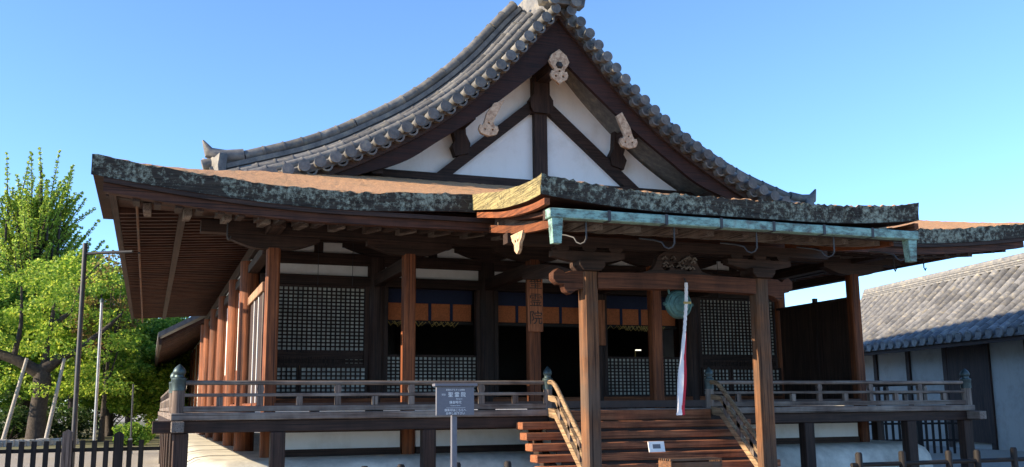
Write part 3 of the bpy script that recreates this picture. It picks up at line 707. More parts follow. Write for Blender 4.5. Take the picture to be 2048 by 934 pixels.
# bargeboards (two layers) following the roof curve
BL = [(0, 7.60), (.75, 6.92), (1.75, 6.09), (2.67, 5.43), (3.38, 4.95), (4.3, 4.60), (5.4, 4.2)]
BLs = [(v.x, v.y) for v in spline(BL, 6)]
UPo = lambda x: tile_z(x) - .11
for s in (-1, 1):
    XS = [5.3 * i / 40 for i in range(41)]
    lo = lambda x: lerp_tab(BLs, x)
    mid = lambda x: UPo(x) - .17 * (1 + .25 * (1 - min(1, x / 2)))
    obj('bargeboard', MB().strip([(s * x, 1.62, lo(x)) for x in XS], [(s * x, 1.72, lo(x)) for x in XS], [(s * x, 1.72, UPo(x)) for x in XS], [(s * x, 1.62, UPo(x)) for x in XS]), 'bargex', gab)
    obj('barge_trim', MB().strip([(s * x, 1.52, mid(x)) for x in XS], [(s * x, 1.617, mid(x)) for x in XS], [(s * x, 1.617, UPo(x) + .02) for x in XS], [(s * x, 1.52, UPo(x) + .02) for x in XS]), 'darkx', gab)
    obj('gable_soffit', MB().strip([(s * x, 1.73, UPo(x) - .24) for x in XS], [(s * x, YG + .05, UPo(x) - .24) for x in XS], [(s * x, YG + .05, UPo(x) - .18) for x in XS], [(s * x, 1.73, UPo(x) - .18) for x in XS]), 'soffit', gab)
# carved pendants (gegyo)
W_ = [(0, .02), (.2, -.12), (.27, -.26), (.22, -.36), (.15, -.44), (.13, -.52), (.20, -.50), (.235, -.58), (.2, -.68), (.1, -.72), (0, -.80)]
pend = [W_ + [(-a, b) for a, b in reversed(W_[1:-1])], circ(0, -.5, .035, 10, 1, True), circ(-.1, -.62, .035, 10, 1, True), circ(.1, -.62, .035, 10, 1, True)]
pm_ = fill_mesh('pendant', pend, .07, M['carved'], .006); pm_.transform(Matrix.Diagonal((.86, 1, .95, 1)))
o = obj('pendant', pm_, None, gab, mw=T(0, 1.56, 7.66))
obj('pendant_boss', MB().lathe((0, 0, 0), [(.075, -.05), (.09, -.02), (.05, .03)], 6), 'ink', o, mw=T(0, 1.50, 7.32) @ Matrix.Rotation(R(90), 4, 'X'))
W2 = [(.09, .30), (.10, 0), (.085, -.18), (.13, -.26), (.18, -.25), (.2, -.33), (.16, -.41), (0, -.46)]
for s in (-1, 1):
    Wl = [(-.02 * 1, .25)] if False else []
    lp = [(a, b) for a, b in W2] + [(-.16, -.41), (-.2, -.33), (-.18, -.25), (-.13, -.26), (-.085, -.18), (-.1, -.0), (-.07, .22)]
    lp = [(a + (-s * .55 * (b + .12) if b > -.12 else 0), b) for a, b in lp]
    me = fill_mesh('pendant', [lp, circ(0, -.2, .03, 8, 1, True), circ(-.08, -.33, .03, 8, 1, True), circ(.08, -.33, .03, 8, 1, True)], .07, M['carved'], .008)
    me.transform(Matrix.Scale(1.05, 4)); obj('pendant', me, None, gab, mw=T(s * 1.62, 1.56, 6.08))

# ---- veranda
ver = part_group('veranda', hall, (0, -1.4, 0))
VX, VY = 7.56, -1.41
bd = MB().box(0, .29, VY + .05, -.14, -.095, 0).mesh('floor_board', [M['greyy']], .004)
k = -VX + .02
while k < VX - .2: obj('floor_board', bd, None, ver, mw=T(k, 0, 0)); k += .294
for s in (-1, 1):
    sb = MB().box(min(s * 6.35, s * 7.56), max(s * 6.35, s * 7.56), 0, .29, -.095, 0).mesh('floor_board', [M['greyx']], .004)
    y = -.13
    while y < 18: obj('floor_board', sb, None, ver, mw=T(0, y, 0)); y += .294
obj('edge_plank', MB().box(-VX - .1, VX + .1, VY - .1, VY + .045, -.105, .006), 'greyx', ver, .012)
obj('edge_beam', MB().box(-VX - .35, VX + .35, VY - .03, VY + .13, -.29, -.108), 'darkx', ver, .01)
for s in (-1, 1):
    obj('edge_plank', MB().box(s * VX - .09, s * VX + .09, VY + .05, 18.2, -.11, .003), 'greyy', ver, .012)
    obj('edge_beam', MB().box(s * VX - .08, s * VX + .08, VY + .14, 18.2, -.285, -.112), 'darky', ver, .01)
    obj('beam_end', MB().box(s * VX - .09, s * VX + .09, VY - .38, VY - .04, -.275, -.115), 'greyy', ver, .01)
for x in (-7.5, -6.08, -3.68, 3.68, 6.08, 7.5):
    obj('veranda_post', MB().box(x - .11, x + .11, VY - .05, VY + .15, GZ, -.292), 'darkz', ver, .012)
    obj('post_stone', MB().box(x - .2, x + .2, VY - .14, VY + .24, GZ - .05, GZ + .06), 'stone', ver, .02)
for y in (1.2, 3.8, 6.4, 9.0, 11.6, 14.2):
    for s in (-1, 1): obj('veranda_post', MB().box(s * 7.5 - .1, s * 7.5 + .1, y - .1, y + .1, GZ, -.29), 'darkz', ver, .012)
for i in range(5):
    obj('base_plaster', MB().box(CX[i] + .14, CX[i + 1] - .14, -.03, .03, -.62, -.34), 'plaster', ver)
    obj('base_rail', MB().box(CX[i] + .14, CX[i + 1] - .14, -.07, .07, -.34, -.12), 'darkx', ver)
    obj('base_rail', MB().box(CX[i] + .14, CX[i + 1] - .14, -.07, .07, -.76, -.62), 'darkx', ver)
# railings
def giboshi(x, y, z, parent, r=.075):
    o = obj('newel_post', MB().lathe((0, 0, 0), [(r, -.02 - z), (r, 0)] if False else [(r, -.10 - z + .0), (r, .0)], 14), 'greyz', parent, smooth=40, mw=T(x, y, z))
    obj('bronze_cap', MB().lathe((0, 0, 0), [(r * 1.12, -.16), (r * 1.12, -.02), (r * 1.2, -.01), (r * 1.2, .02), (r * .8, .04), (r * .75, .07), (r * 1.0, .10), (r * 1.02, .13), (r * .75, .18), (r * .3, .215), (.004, .235)], 16), 'bronze', o, smooth=40, mw=T(x, y, z))
NX_ = 1.585
def railing(p0, p1, ax):
    a = Vector(p0); b = Vector(p1); L = (b - a).length; d = (b - a).normalized()
    m = 'greyx' if ax == 'x' else 'greyy'
    obj('top_rail', MB().tube([a + Vector((0, 0, .455)), b + Vector((0, 0, .455))], .036, 10), m, ver, smooth=50)
    obj('middle_rail', MB().beam(a + Vector((0, 0, .27)), b + Vector((0, 0, .27)), .075, .05), m, ver, .006)
    obj('bottom_rail', MB().beam(a + Vector((0, 0, .062)), b + Vector((0, 0, .062)), .10, .085), m, ver, .008)
    n = max(2, round(L / .59))
    for k in range(1, n):
        q = a + d * (L * k / n)
        obj('baluster', MB().box(q.x - .045, q.x + .045, q.y - .04, q.y + .04, .106, .244), 'greyz', ver, .005)
        if k % 2 == 0: obj('rail_block', MB().prism([(-.04, .296), (.04, .296), (.055, .36), (.04, .425), (-.04, .425), (-.055, .36)], -.035, .035, 'xz' if ax == 'x' else 'yz'), 'greyz', ver, mw=T(q.x, q.y, 0))
railing((-VX, VY, 0), (-NX_, VY, 0), 'x'); railing((NX_, VY, 0), (VX, VY, 0), 'x')
railing((-VX, VY, 0), (-VX, 17.8, 0), 'y'); railing((VX, VY, 0), (VX, 17.8, 0), 'y')
for x, y in ((-VX, VY), (VX, VY), (-NX_, VY), (NX_, VY)):
    giboshi(x, y, .5, ver, .092 if abs(x) > 3 else .075)
giboshi(-VX, .9, .5, ver, .085)

# ---- staircase
st = part_group('staircase', hall, (0, -2.3, -1))
for k in range(7):
    zt = -.2 - .168 * k; yf = -1.78 - .205 * k
    obj('tread', MB().box(-2.2 + rough(.02), 2.2 + rough(.02), yf, yf + .30, zt - .12, zt), 'stepx', st, .012)
    obj('riser', MB().box(-1.75, 1.75, yf + .24, yf + .27, zt - .02, zt + .05) if k else MB().box(-1.6, 1.6, yf + .27, yf + .3, zt, zt + .18), 'darkx', st)  # dark riser colour paints in the shadow lines between treads
obj('top_step', MB().box(-1.5, 1.5, VY - .16, VY - .11, -.19, -.02), 'stepx', st, .006)
for s in (-1, 1):
    obj('stringer', MB().prism([(-1.5, -.36), (-1.5, -.62), (-3.0, -1.5), (-3.3, -1.5), (-3.3, -1.4)], s * 1.9 - .06, s * 1.9 + .06, 'yz'), 'darky', st)
    X = s * 1.585
    pts = spline([(X, -1.41, .455), (X, -1.62, .45), (X, -1.80, .36), (X, -2.1, .11), (X, -2.5, -.22), (X, -2.92, -.56)], 5)
    obj('handrail', MB().tube(pts, .04, 10), 'hand', st, smooth=60)
    def sl_bar(off, h, w, y0=-1.5, y1=-2.95):
        P = [(y0 + (y1 - y0) * i / 10) for i in range(11)]; zz = lambda y: .36 - .82 * (-1.80 - y) + off
        zz2 = lambda y: min(zz(y), .36 + off + .02 * 0 - 0.0) if False else (zz(y) if y < -1.75 else .40 + off - (-1.5 - y) * .16)
        return MB().strip([(X - w, y, zz2(y) - h) for y in P], [(X + w, y, zz2(y) - h) for y in P], [(X + w, y, zz2(y) + h) for y in P], [(X - w, y, zz2(y) + h) for y in P])
    obj('middle_rail', sl_bar(-.2, .045, .035), 'hand', st)
    obj('bottom_rail', sl_bar(-.44, .07, .045), 'hand', st)
    for y in (-1.95, -2.35, -2.72):
        z = .36 - .82 * (-1.80 - y)
        obj('baluster', MB().add([(X - .035, y - .05, z - .38 - .04), (X + .035, y - .05, z - .38 - .04), (X + .035, y + .05, z - .38 + .04), (X - .035, y + .05, z - .38 + .04), (X - .035, y - .05, z - .05 - .02), (X + .035, y - .05, z - .05 - .02), (X + .035, y + .05, z - .05 + .02), (X - .035, y + .05, z - .05 + .02)],
            [(0, 3, 2, 1), (4, 5, 6, 7), (0, 1, 5, 4), (1, 2, 6, 5), (2, 3, 7, 6), (3, 0, 4, 7)]), 'greyz', st)
obj('stone_step', MB().box(-2.6, 2.6, -3.75, -2.6, GZ - .05, GZ + .11), 'stone', st, .02)

# ================================================================== things on the hall
gong = thing('temple_gong', (.0, -3.12, 1.45), 'round green bronze gong hanging under the canopy beam', 'gong')
gm = MB().lathe((0, 0, 0), [(.02, -.085), (.10, -.09), (.14, -.075), (.215, -.05), (.235, -.02), (.24, 0), (.235, .02), (.215, .05), (.14, .075), (.10, .09), (.02, .085)], 28)
GW = T(.02, -3.14, 1.665) @ Matrix.Rotation(R(90), 4, 'X')
obj('gong_body', gm, 'gong_bronze', gong, smooth=35, mw=GW)
for r in (.19, .12): obj('raised_ring', MB().tube([(r * math.cos(R(15 * k)), r * math.sin(R(15 * k)), .066 if r > .15 else .086) for k in range(25)], .008, 6), 'gong_bronze', gong, smooth=60, mw=GW)
for s in (-1, 1):
    obj('gong_ear', MB().tube([(.02 + s * .16, -3.14, 1.83), (.02 + s * .17, -3.14, 1.90)], .02, 8), 'gong_bronze', gong)
    obj('gong_eye', MB().tube([(.02 + s * .225, -3.14, 1.665), (.02 + s * .265, -3.14, 1.665)], .03, 10), 'gong_bronze', gong)
rope = thing('bell_rope', (-.12, -3.3, -.1), 'white and red cloth bell rope hanging in front of the gong', 'rope')
RP = spline([(.075, -3.32, 2.0), (.06, -3.32, 1.7), (.035, -3.32, 1.45), (-.0, -3.32, 1.15), (-.06, -3.32, .6), (-.115, -3.32, .0), (-.125, -3.32, -.1)], 6)
tw = MB()
for ph in (0, 2.1, 4.2): tw.tube([p + Vector((.014 * math.cos(ph + i * 1.1), .014 * math.sin(ph + i * 1.1), 0)) for i, p in enumerate(RP[:19])], .017, 6)
obj('twisted_cord', tw, 'cloth', rope, smooth=60)
def ribbon(o0, o1, dy, mat, nm):
    P = RP[16:]; n = len(P); A = []; Bp = []; C = []; D = []
    for i, p in enumerate(P):
        w0 = min(1, i / 8) * .075 + .015; wob = .012 * math.sin(i * .8)
        A.append((p.x + o0 * w0, p.y + dy + wob, p.z)); Bp.append((p.x + o1 * w0, p.y + dy - wob, p.z)); C.append((p.x + o1 * w0, p.y + dy + .035 - wob, p.z)); D.append((p.x + o0 * w0, p.y + dy + .035 + wob, p.z))
    obj(nm, MB().strip(A, Bp, C, D), mat, rope, smooth=60)
ribbon(-.75, .15, -.03, 'cloth', 'white_streamer'); ribbon(.05, .80, -.012, 'red', 'red_streamer')
obj('rope_clip', MB().box(.0, .13, -3.36, -3.335, 1.655, 1.69), 'gold', rope)
obj('rope_hook', MB().tube([(.075, -3.32, 2.0), (.075, -3.26, 2.08)], .012, 6), 'iron', rope)

pq = thing('name_plaque', (-1.29, -.17, 1.4), 'vertical wooden name plaque with three brushed characters on porch column', 'plaque')
obj('plaque_board', MB().box(-1.445, -1.155, -.185, -.14, 1.42, 2.56), 'stepz', pq, .006)
for ch, z in (('聖', 2.32), ('霊', 1.99), ('院', 1.66)): obj('lettering', text_mesh('lettering', ch, .27, M['ink']), None, pq, mw=T(-1.30, -.188, z))
pq2 = thing('name_plaque', (1.29, ROW2 - .25, 1.35), 'narrow dark hanging plaque beside the canopy post in shadow', 'plaque')
obj('plaque_board', MB().box(1.18, 1.40, ROW2 - .27, ROW2 - .23, 1.36, 2.36), 'stepz', pq2, .006)

card = thing('notice_card', (-.3, -2.9, -.7), 'small pale notice card leaning on the stair treads', 'notice')
cmw = T(-.28, -2.79, -.60) @ Matrix.Rotation(R(-14), 4, 'X')
obj('card', MB().box(-.145, .145, -.008, .008, -.085, .085), 'white', card, .003, mw=cmw)
obj('print', MB().box(-.07, .07, -.0095, -.0085, -.03, .04), 'sign_grey', card, mw=cmw)
bxo = thing('offering_box', (-.1, -3.5, -1.39), 'low wooden box with slatted top at the foot of the stairs', 'box')
for nm, a in (('front_board', (-.52, .32, -3.72, -3.69, -1.39, -.80)), ('back_board', (-.52, .32, -3.36, -3.33, -1.39, -.78)), ('end_board', (-.55, -.521, -3.72, -3.33, -1.39, -.78)), ('end_board', (.321, .35, -3.72, -3.33, -1.39, -.78))):
    obj(nm, MB().box(*a), 'wornx', bxo, .005)
for k in range(6): obj('slat', MB().box(-.55, .35, -3.71 + k * .066, -3.675 + k * .066, -.778, -.745), 'wornx', bxo, .004)

# ---- information sign
sg = thing('information_sign', (-4.325, -4.95, GZ), 'grey information board on a single post in front of the veranda', 'sign')
SX, SYY = -4.325, -5.0
k = (SYY + 17.09) / 11.09
def sgx(px): return SX + px
obj('sign_panel', MB().box(SX - .25, SX + .25, SYY - .02, SYY + .02, -.045, .315), 'sign_grey', sg, .004)
obj('sign_cap', MB().box(SX - .285, SX + .285, SYY - .06, SYY + .06, .317, .352), 'sign_grey', sg, .006)
obj('sign_post', MB().box(SX - .035, SX + .035, SYY + .022, SYY + .08, GZ, .25), 'sign_grey', sg, .004)
for txt, sz, x, z in (('聖徳太子をまつる御堂', .025, 0, .272), ('国宝', .026, -.155, .212), ('聖 霊 院', .066, .02, .210), ('Shoryo-in', .022, .05, .160), ('鎌倉時代', .040, 0, .115), ('Kamakura Period', .018, 0, .076), ('御朱印はこちらへ', .036, 0, .018), ('お申し出下さい', .036, 0, -.022)):
    obj('lettering', text_mesh('lettering', txt, sz, M['white'], extrude=.0008), None, sg, mw=T(SX + x, SYY - .0215, z))
obj('rule_line', MB().box(SX - .12, SX + .13, SYY - .0225, SYY - .0205, .047, .050), 'white', sg)

# ================================================================== fences
def picket_fence(label, a, b, z_top, step, posts, mat='fencez', rails=(.12, .62)):
    a = Vector(a); b = Vector(b); d = b - a; L = d.length; d.normalize(); rz = math.atan2(d.y, d.x)
    f = thing('picket_fence', (*a.xy, GZ), label, 'fence', None, rz)
    pk = MB().box(-.04, .04, -.012, .012, .04, z_top - GZ).mesh('picket', [M[mat]], .006)
    mw0 = T(a.x, a.y, GZ, rz); n = int(L / step)
    for k in range(n): obj('picket', pk, None, f, mw=mw0 @ T(k * step, 0, rough(.02)))
    for r in rails: obj('rail', MB().box(0, L, .014, .06, z_top - GZ - r - .06, z_top - GZ - r), 'fencex', f, mw=mw0)
    for x, h in posts: obj('fence_post', MB().box(-.075, .075, -.055, .095, 0, h).prism([(-.075, h), (.075, h), (0.0, h + .05)], -.055, .095), 'greyz' if h > 1.2 else mat, f, mw=mw0 @ T(x, 0, 0))
    return f
picket_fence('black picket fence running left from the veranda corner', (-12.5, .5, 0), (-7.75, .5, 0), -.42, .178, ((1.0, 1.15), (3.33, 1.21), (4.1, 1.17)))
picket_fence('dark picket fence between the hall and the storehouse', (8.6, 9.5, 0), (15.6, 6.6, 0), -.42, .2, ((.0, 1.2), (3.0, 1.2), (6.0, 1.2)))
def post_rail(label, pts, y):
    f = thing('post_and_rail_barrier', (pts[0], y, GZ), label, 'fence', 'low barriers before the veranda')
    for k, x in enumerate(pts):
        obj('barrier_post', MB().lathe((0, 0, 0), [(.055, 0), (.055, .76), (.04, .79)], 10), 'fencez', f, smooth=40, mw=T(x, y, GZ + rough(.03)))
    obj('barrier_rail', MB().tube([(pts[0] - .15, y, GZ + .60), (pts[-1] + .15, y, GZ + .60)], .035, 8), 'fencex', f, smooth=50)
    return f
post_rail('low dark post and rail barrier left of the stairs', [-7.2, -6.8, -6.0, -5.2, -4.7, -3.9, -3.15], -3.7)
post_rail('low dark post and rail barrier right of the stairs', [2.6, 3.45, 4.4, 5.0, 5.8, 6.4], -4.1)

# ================================================================== storehouse on the right
sh_rz = -R(11.0)
SM = T(16.75, 5.4, GZ, sh_rz)       # local y runs along the eave, +x into the building
sh = thing('storehouse', (16.75, 5.4, GZ), 'white plastered storehouse with weathered tiled roof at the right edge', 'building', None, sh_rz)
EZ = 3.72; RZ_ = 6.35; RW = 3.3; Y0, Y1 = -7.0, 15.0
slp = [(0, EZ), (1.0, EZ + .66), (2.1, EZ + 1.52), (RW, RZ_)]
def sz(x): return lerp_tab(slp, x)
obj('wall', MB().box(1.1, 6.2, Y0 + .6, Y1 - .6, 0, EZ + .3), 'shaded_plaster', sh, mw=SM)
for y in (-5.5, -3.4, -.95, 1.35, 3.4, 5.8, 8.2, 10.6): obj('wall_post', MB().box(1.02, 1.098, y - .12, y + .12, 0, EZ + .1), 'darkz', sh, mw=SM)
for y0, y1 in ((-3.28, -1.08), (3.52, 5.68)): obj('door', MB().box(1.03, 1.095, y0, y1, .2, EZ - .25), 'darkz', sh, mw=SM)
obj('wall_beam', MB().box(1.0, 1.097, Y0 + .6, Y1 - .6, EZ + .102, EZ + .3), 'darky', sh, mw=SM)
obj('roof_base', MB().prism([(0.02, EZ - .16)] + [(x, z - .10) for x, z in slp] + [(2 * RW - x, z - .10) for x, z in reversed(slp)] + [(2 * RW, EZ - .2), (RW, RZ_ - .35)], Y0, Y1, 'xz'), 'tile_old', sh, mw=SM)
obj('eave_board', MB().box(.1, .2, Y0, Y1, EZ - .30, EZ - .165), 'darky', sh, mw=SM)
rtm = MB().box(.15, 1.1, -.04, .04, EZ - .17, EZ - .07).mesh('rafter', [M['darkx']])
y = Y0 + .2
while y < Y1: obj('rafter', rtm, None, sh, mw=SM @ T(0, y, 0)); y += .4
tl = MB().tube([(0, 0, 0), (.42, 0, 0)], [.16, .145], 10).mesh('barrel_tile', [M['tile_old']], smooth=50)
ends = MB().tube([(-.03, 0, 0), (.02, 0, 0)], .175, 12).mesh('eave_tile', [M['tile']], smooth=40)
segs = []; x = 0
while x < RW - .35:
    dz = sz(x + .4) - sz(x); segs.append((x, sz(x), math.atan2(dz, .4))); x += .41 * math.cos(math.atan2(dz, .4))
cnt = 0; rest = MB(); y = Y0 + .15; rows = []
while y < Y1: rows.append(y); y += .53
tile_spots = sorted([(abs(yy - 2.5), yy, q) for yy in rows for q in segs])
for j, (_, yy, q) in enumerate(tile_spots):
    mw = T(q[0], yy, q[1]) @ Matrix.Rotation(-q[2], 4, 'Y')
    if j < 300: obj('barrel_tile', tl, None, sh, mw=SM @ mw)
    else: rest.tube([mw @ Vector((0, 0, 0)), mw @ Vector((.42, 0, 0))], [.16, .145], 10)
kind(obj('barrel_rows', rest, 'tile_old', sh, smooth=50, mw=SM), 'stuff')
for yy in rows:
    obj('eave_tile', ends, None, sh, mw=SM @ T(-.02, yy, EZ))
for q in range(4): obj('ridge_course', MB().box(RW - .26 + q * .03, RW + .26 - q * .03, Y0, Y1, RZ_ - .1 + q * .088, RZ_ - .1 + q * .088 + .07), 'tile_old', sh, .008, mw=SM)
obj('ridge_core', MB().box(RW - .12, RW + .12, Y0 + .02, Y1 - .02, RZ_ - .1, RZ_ + .24), 'ink', sh, mw=SM)
obj('ridge_cap', MB().tube([(RW, Y0, RZ_ + .28), (RW, Y1, RZ_ + .28)], .11, 10), 'tile_old', sh, smooth=50, mw=SM)

# ================================================================== long wing behind the hall
wg = thing('rear_wing', (-1, 40, GZ), 'long low dark-roofed wing behind the left side of the hall', 'building')
obj('wing_wall', MB().box(-5.6, 4, 24, 75, GZ, 3.6), 'plaster', wg)
for y in range(25, 75, 4): obj('wing_post', MB().box(-5.72, -5.602, y - .15, y + .15, GZ, 3.4), 'postz', wg)
obj('wing_roof', MB().prism([(-7.75, 2.75), (-7.75, 2.95), (-5.9, 3.95), (-1, 6.9), (3.9, 3.95), (5.75, 2.95), (5.75, 2.75), (-1, 6.5)], 22.5, 76), 'tile', wg)
obj('wing_eave_board', MB().box(-7.72, -7.6, 22.6, 76, 2.5, 2.74), 'darky', wg)
rtm = MB().beam((-7.6, 0, 2.68), (-5.5, 0, 3.8), .12, .12).mesh('wing_rafter', [M['soffit']])
for k in range(60): obj('wing_rafter', rtm, None, wg, mw=T(0, 22.8 + k * .8, 0))

# ================================================================== poles by the left eave
p1 = thing('rain_pipe_pole', (-9.24, 3, GZ), 'tall dark pole with an arm reaching to the left eave', 'pole')
obj('pole', MB().tube([(-9.23, 3, GZ), (-9.26, 3, 3.2)], .045, 10), 'iron', p1, smooth=50)
obj('arm', MB().tube([(-9.25, 3, 3.0), (-8.4, 2.6, 3.02)], .03, 8), 'iron', p1, smooth=50)
p2 = thing('thin_steel_pole', (-9.1, 8, GZ), 'thin pale steel pole standing behind the dark pole', 'pole')
obj('pole', MB().tube([(-9.1, 8, GZ), (-9.13, 8, 2.58)], .035, 10), 'steel', p2, smooth=50)
obj('tip', MB().lathe((-9.13, 8, 2.58), [(.05, 0), (.05, .06), (.01, .1)], 10), 'bronze', p2)
p3 = thing('slim_marker_post', (-8.5, 22, GZ), 'slim dark post beside the far end of the veranda', 'pole')
obj('pole', MB().tube([(-8.5, 22, GZ), (-8.52, 22, 1.0)], .03, 8), 'iron', p3)
obj('base', MB().prism([(-8.62, GZ), (-8.4, GZ), (-8.44, GZ + .55), (-8.58, GZ + .55)], 21.4, 21.6), 'stone', p3)

# ================================================================== trees
def crown_mesh(name, clumps, leaf_n, size, mat, seed, squash=.75):
    rr = random.Random(seed); mb = MB(); v = []; f = []
    for (c, r) in clumps:
        for k in range(leaf_n):
            while True:
                q = Vector((rr.uniform(-1, 1), rr.uniform(-1, 1), rr.uniform(-1, 1)))
                if .05 < q.length < 1: break
            q = q.normalized() * (q.length ** .5); p = Vector(c) + Vector((q.x * r, q.y * r, q.z * r * squash))
            a = Vector((rr.gauss(0, 1), rr.gauss(0, 1), rr.gauss(0, .6))).normalized(); b = a.cross(Vector((rr.gauss(0, 1), rr.gauss(0, 1), rr.gauss(0, 1)))).normalized()
            s = size * rr.uniform(.6, 1.3); o = len(v)
            v += [p - a * s, p + b * s * .55, p + a * s, p - b * s * .55]; f.append((o, o + 1, o + 2, o + 3))
    me = bpy.data.meshes.new(name); me.from_pydata([tuple(x) for x in v], [], f); me.materials.append(M[mat]); return me
def tree(name, base, height, spread, label, mat, seed, n_clumps=60, leaf_n=160, size=.16, trunk_r=.3, crown_lo=.3, group=None, squash=.75, ctr=None, branchy=14):
    rr = random.Random(seed); b = Vector(base); t = thing(name, base, label, 'tree', group)
    pts = [b + Vector((0, 0, -.1)), b + Vector((rr.uniform(-.2, .2), 0, height * .2)), b + Vector((rr.uniform(-.4, .4), 0, height * .45)), b + Vector((rr.uniform(-.3, .3), 0, height * .8))]
    tm = MB().tube(spline(pts, 4), [trunk_r * (1.25 if i == 0 else 1 - .85 * i / 12) for i in range(13)], 9)
    cl = []
    for k in range(n_clumps):
        while True:
            q = Vector((rr.uniform(-1, 1), rr.uniform(-1, 1), rr.uniform(-1, 1)))
            if .25 < q.length < 1: break
        hz = crown_lo + (1 - crown_lo) * (q.z * .5 + .5)
        wid = spread * (1 - .55 * max(0, (q.z)) ** 1.5)
        c = b + Vector((q.x * wid, q.y * wid, height * hz)); cl.append((c, rr.uniform(.45, 1.0) * spread * .26))
        if k < branchy: 
            s0 = pts[2] if k % 2 else pts[1] + (pts[2] - pts[1]) * rr.random(); m_ = (s0 + c) / 2 + Vector((0, 0, -.3))
            tm.tube(spline([s0, m_, c], 3), [trunk_r * .38 * (1 - .75 * i / 6) for i in range(7)], 6)
    obj('trunk', tm, 'bark_trunk', t, smooth=60)
    obj('crown', crown_mesh('crown', cl, leaf_n, size, mat, seed, squash), None, t)
    return t
def px(x, y, d):
    v = cf + cr * ((x - 1024) / 1958.1) - cu * ((y - 467) / 1958.1); return CAM + v * d
def pbase(x, d): v = px(x, 830, d); return (v.x, v.y, GZ)
# tall ginkgo with upright shoots
gk_b = pbase(45, 58); gk = thing('ginkgo_tree', gk_b, 'tall light green tree with upright feathery shoots at far left', 'tree')
rr = random.Random(11); gb = Vector(gk_b); tm = MB().tube([gb, gb + Vector((0, 0, 6)), gb + Vector((.2, 0, 12.5)), gb + Vector((0, 0, 16.5))], [.45, .36, .2, .05], 9); cl = []
for k in range(330):
    an = rr.uniform(0, 2 * math.pi); h0 = rr.uniform(4.5, 13.0); ln = rr.uniform(2.2, 4.6) * (1.2 - h0 / 24); out = rr.uniform(.55, 1.0)
    d = Vector((math.cos(an) * out, math.sin(an) * out, rr.uniform(.45, 1.2) + h0 * .035)).normalized()
    s0 = gb + Vector((math.cos(an) * rr.uniform(0, 3.0) * (1.9 - h0 / 9.5), math.sin(an) * rr.uniform(0, 3.0) * (1.9 - h0 / 9.5), h0)); e = s0 + d * ln
    tm.tube([gb + Vector((0, 0, h0 - 1)), s0, e], [.09, .06, .015], 5)
    for j in range(12): cl.append((s0 + (e - s0) * (j / 11), .21 * (1 - .75 * j / 11) + .05))
for k in range(26):
    s0 = gb + Vector((rr.uniform(-1.6, 1.6), rr.uniform(-1.6, 1.6), rr.uniform(11.2, 14.0))); e = s0 + Vector((rr.uniform(-.6, .6), rr.uniform(-.6, .6), rr.uniform(2.4, 3.8)))
    tm.tube([s0 - Vector((0, 0, 2)), s0, e], [.08, .05, .012], 5)
    for j in range(12): cl.append((s0 + (e - s0) * (j / 11), .20 * (1 - .8 * j / 11) + .04))
obj('trunk', tm, 'bark_trunk', gk, smooth=60); obj('crown', crown_mesh('crown', cl, 17, .09, 'leaf_ginkgo', 5, 1.0), None, gk)
# old propped tree in front
ot_b = pbase(75, 46); ob = Vector(ot_b); ot = thing('old_propped_tree', ot_b, 'old gnarled tree with thick dark trunk held by prop poles', 'tree')
tm = MB().tube(spline([ob, ob + Vector((0, 0, 1.5)), ob + Vector((.1, 0, 2.8)), ob + Vector((.0, 0, 3.7))], 4), [.52, .46, .42, .4, .38, .37, .36, .36, .4, .4, .36, .3, .2], 12)
for q, rs in (([(0, 0, 3.3), (-1.0, 0, 3.9), (-2.6, .3, 4.6), (-3.4, 0, 6.0)], .32), ([(0, 0, 3.4), (.9, 0, 4.1), (1.7, .3, 4.4)], .34), ([(.1, 0, 3.5), (.3, 0, 5.5), (.4, .2, 7.2)], .16), ([(.35, 0, 5.6), (1.2, 0, 6.4), (1.6, 0, 7.8), (2.6, 0, 9)], .12), ([(-1.2, 0, 4.0), (-1.0, 0, 5.6), (-1.1, 0, 7.4)], .14), ([(1.4, .2, 4.3), (2.8, .4, 5.6), (3.4, 0, 6.2)], .15)):
    P = spline([ob + Vector(v) for v in q], 3); tm.tube(P, [rs * (1 - .65 * i / (len(P) - 1)) for i in range(len(P))], 8)
obj('trunk', tm, 'bark_trunk', ot, smooth=60)
rr = random.Random(21); cl = []
for k in range(95): cl.append((ob + Vector((rr.uniform(-4.2, 4.2), rr.uniform(-2.5, 3.0), rr.uniform(2.5, 8.4))), rr.uniform(.45, .95)))
obj('crown', crown_mesh('crown', cl, 150, .085, 'leaf_bright', 9, .55), None, ot)
for i, (a, b_, lab) in enumerate((((-1.3, -1.0, 0), (-.6, -.3, 4.0), 'leaning prop pole left of the old tree trunk'), ((.5, -1.2, 0), (1.0, -.2, 4.0), 'leaning prop pole crossing in front of the old tree trunk'), ((1.75, -.8, 0), (1.5, .2, 4.3), 'upright prop pole right of the old tree trunk'))):
    o = obj('prop_pole', MB().tube([ob + Vector(a), ob + Vector(b_)], [.10, .08], 8), 'pole_wood', None, smooth=50); tag(o, lab, 'pole', 'prop poles under the old tree')
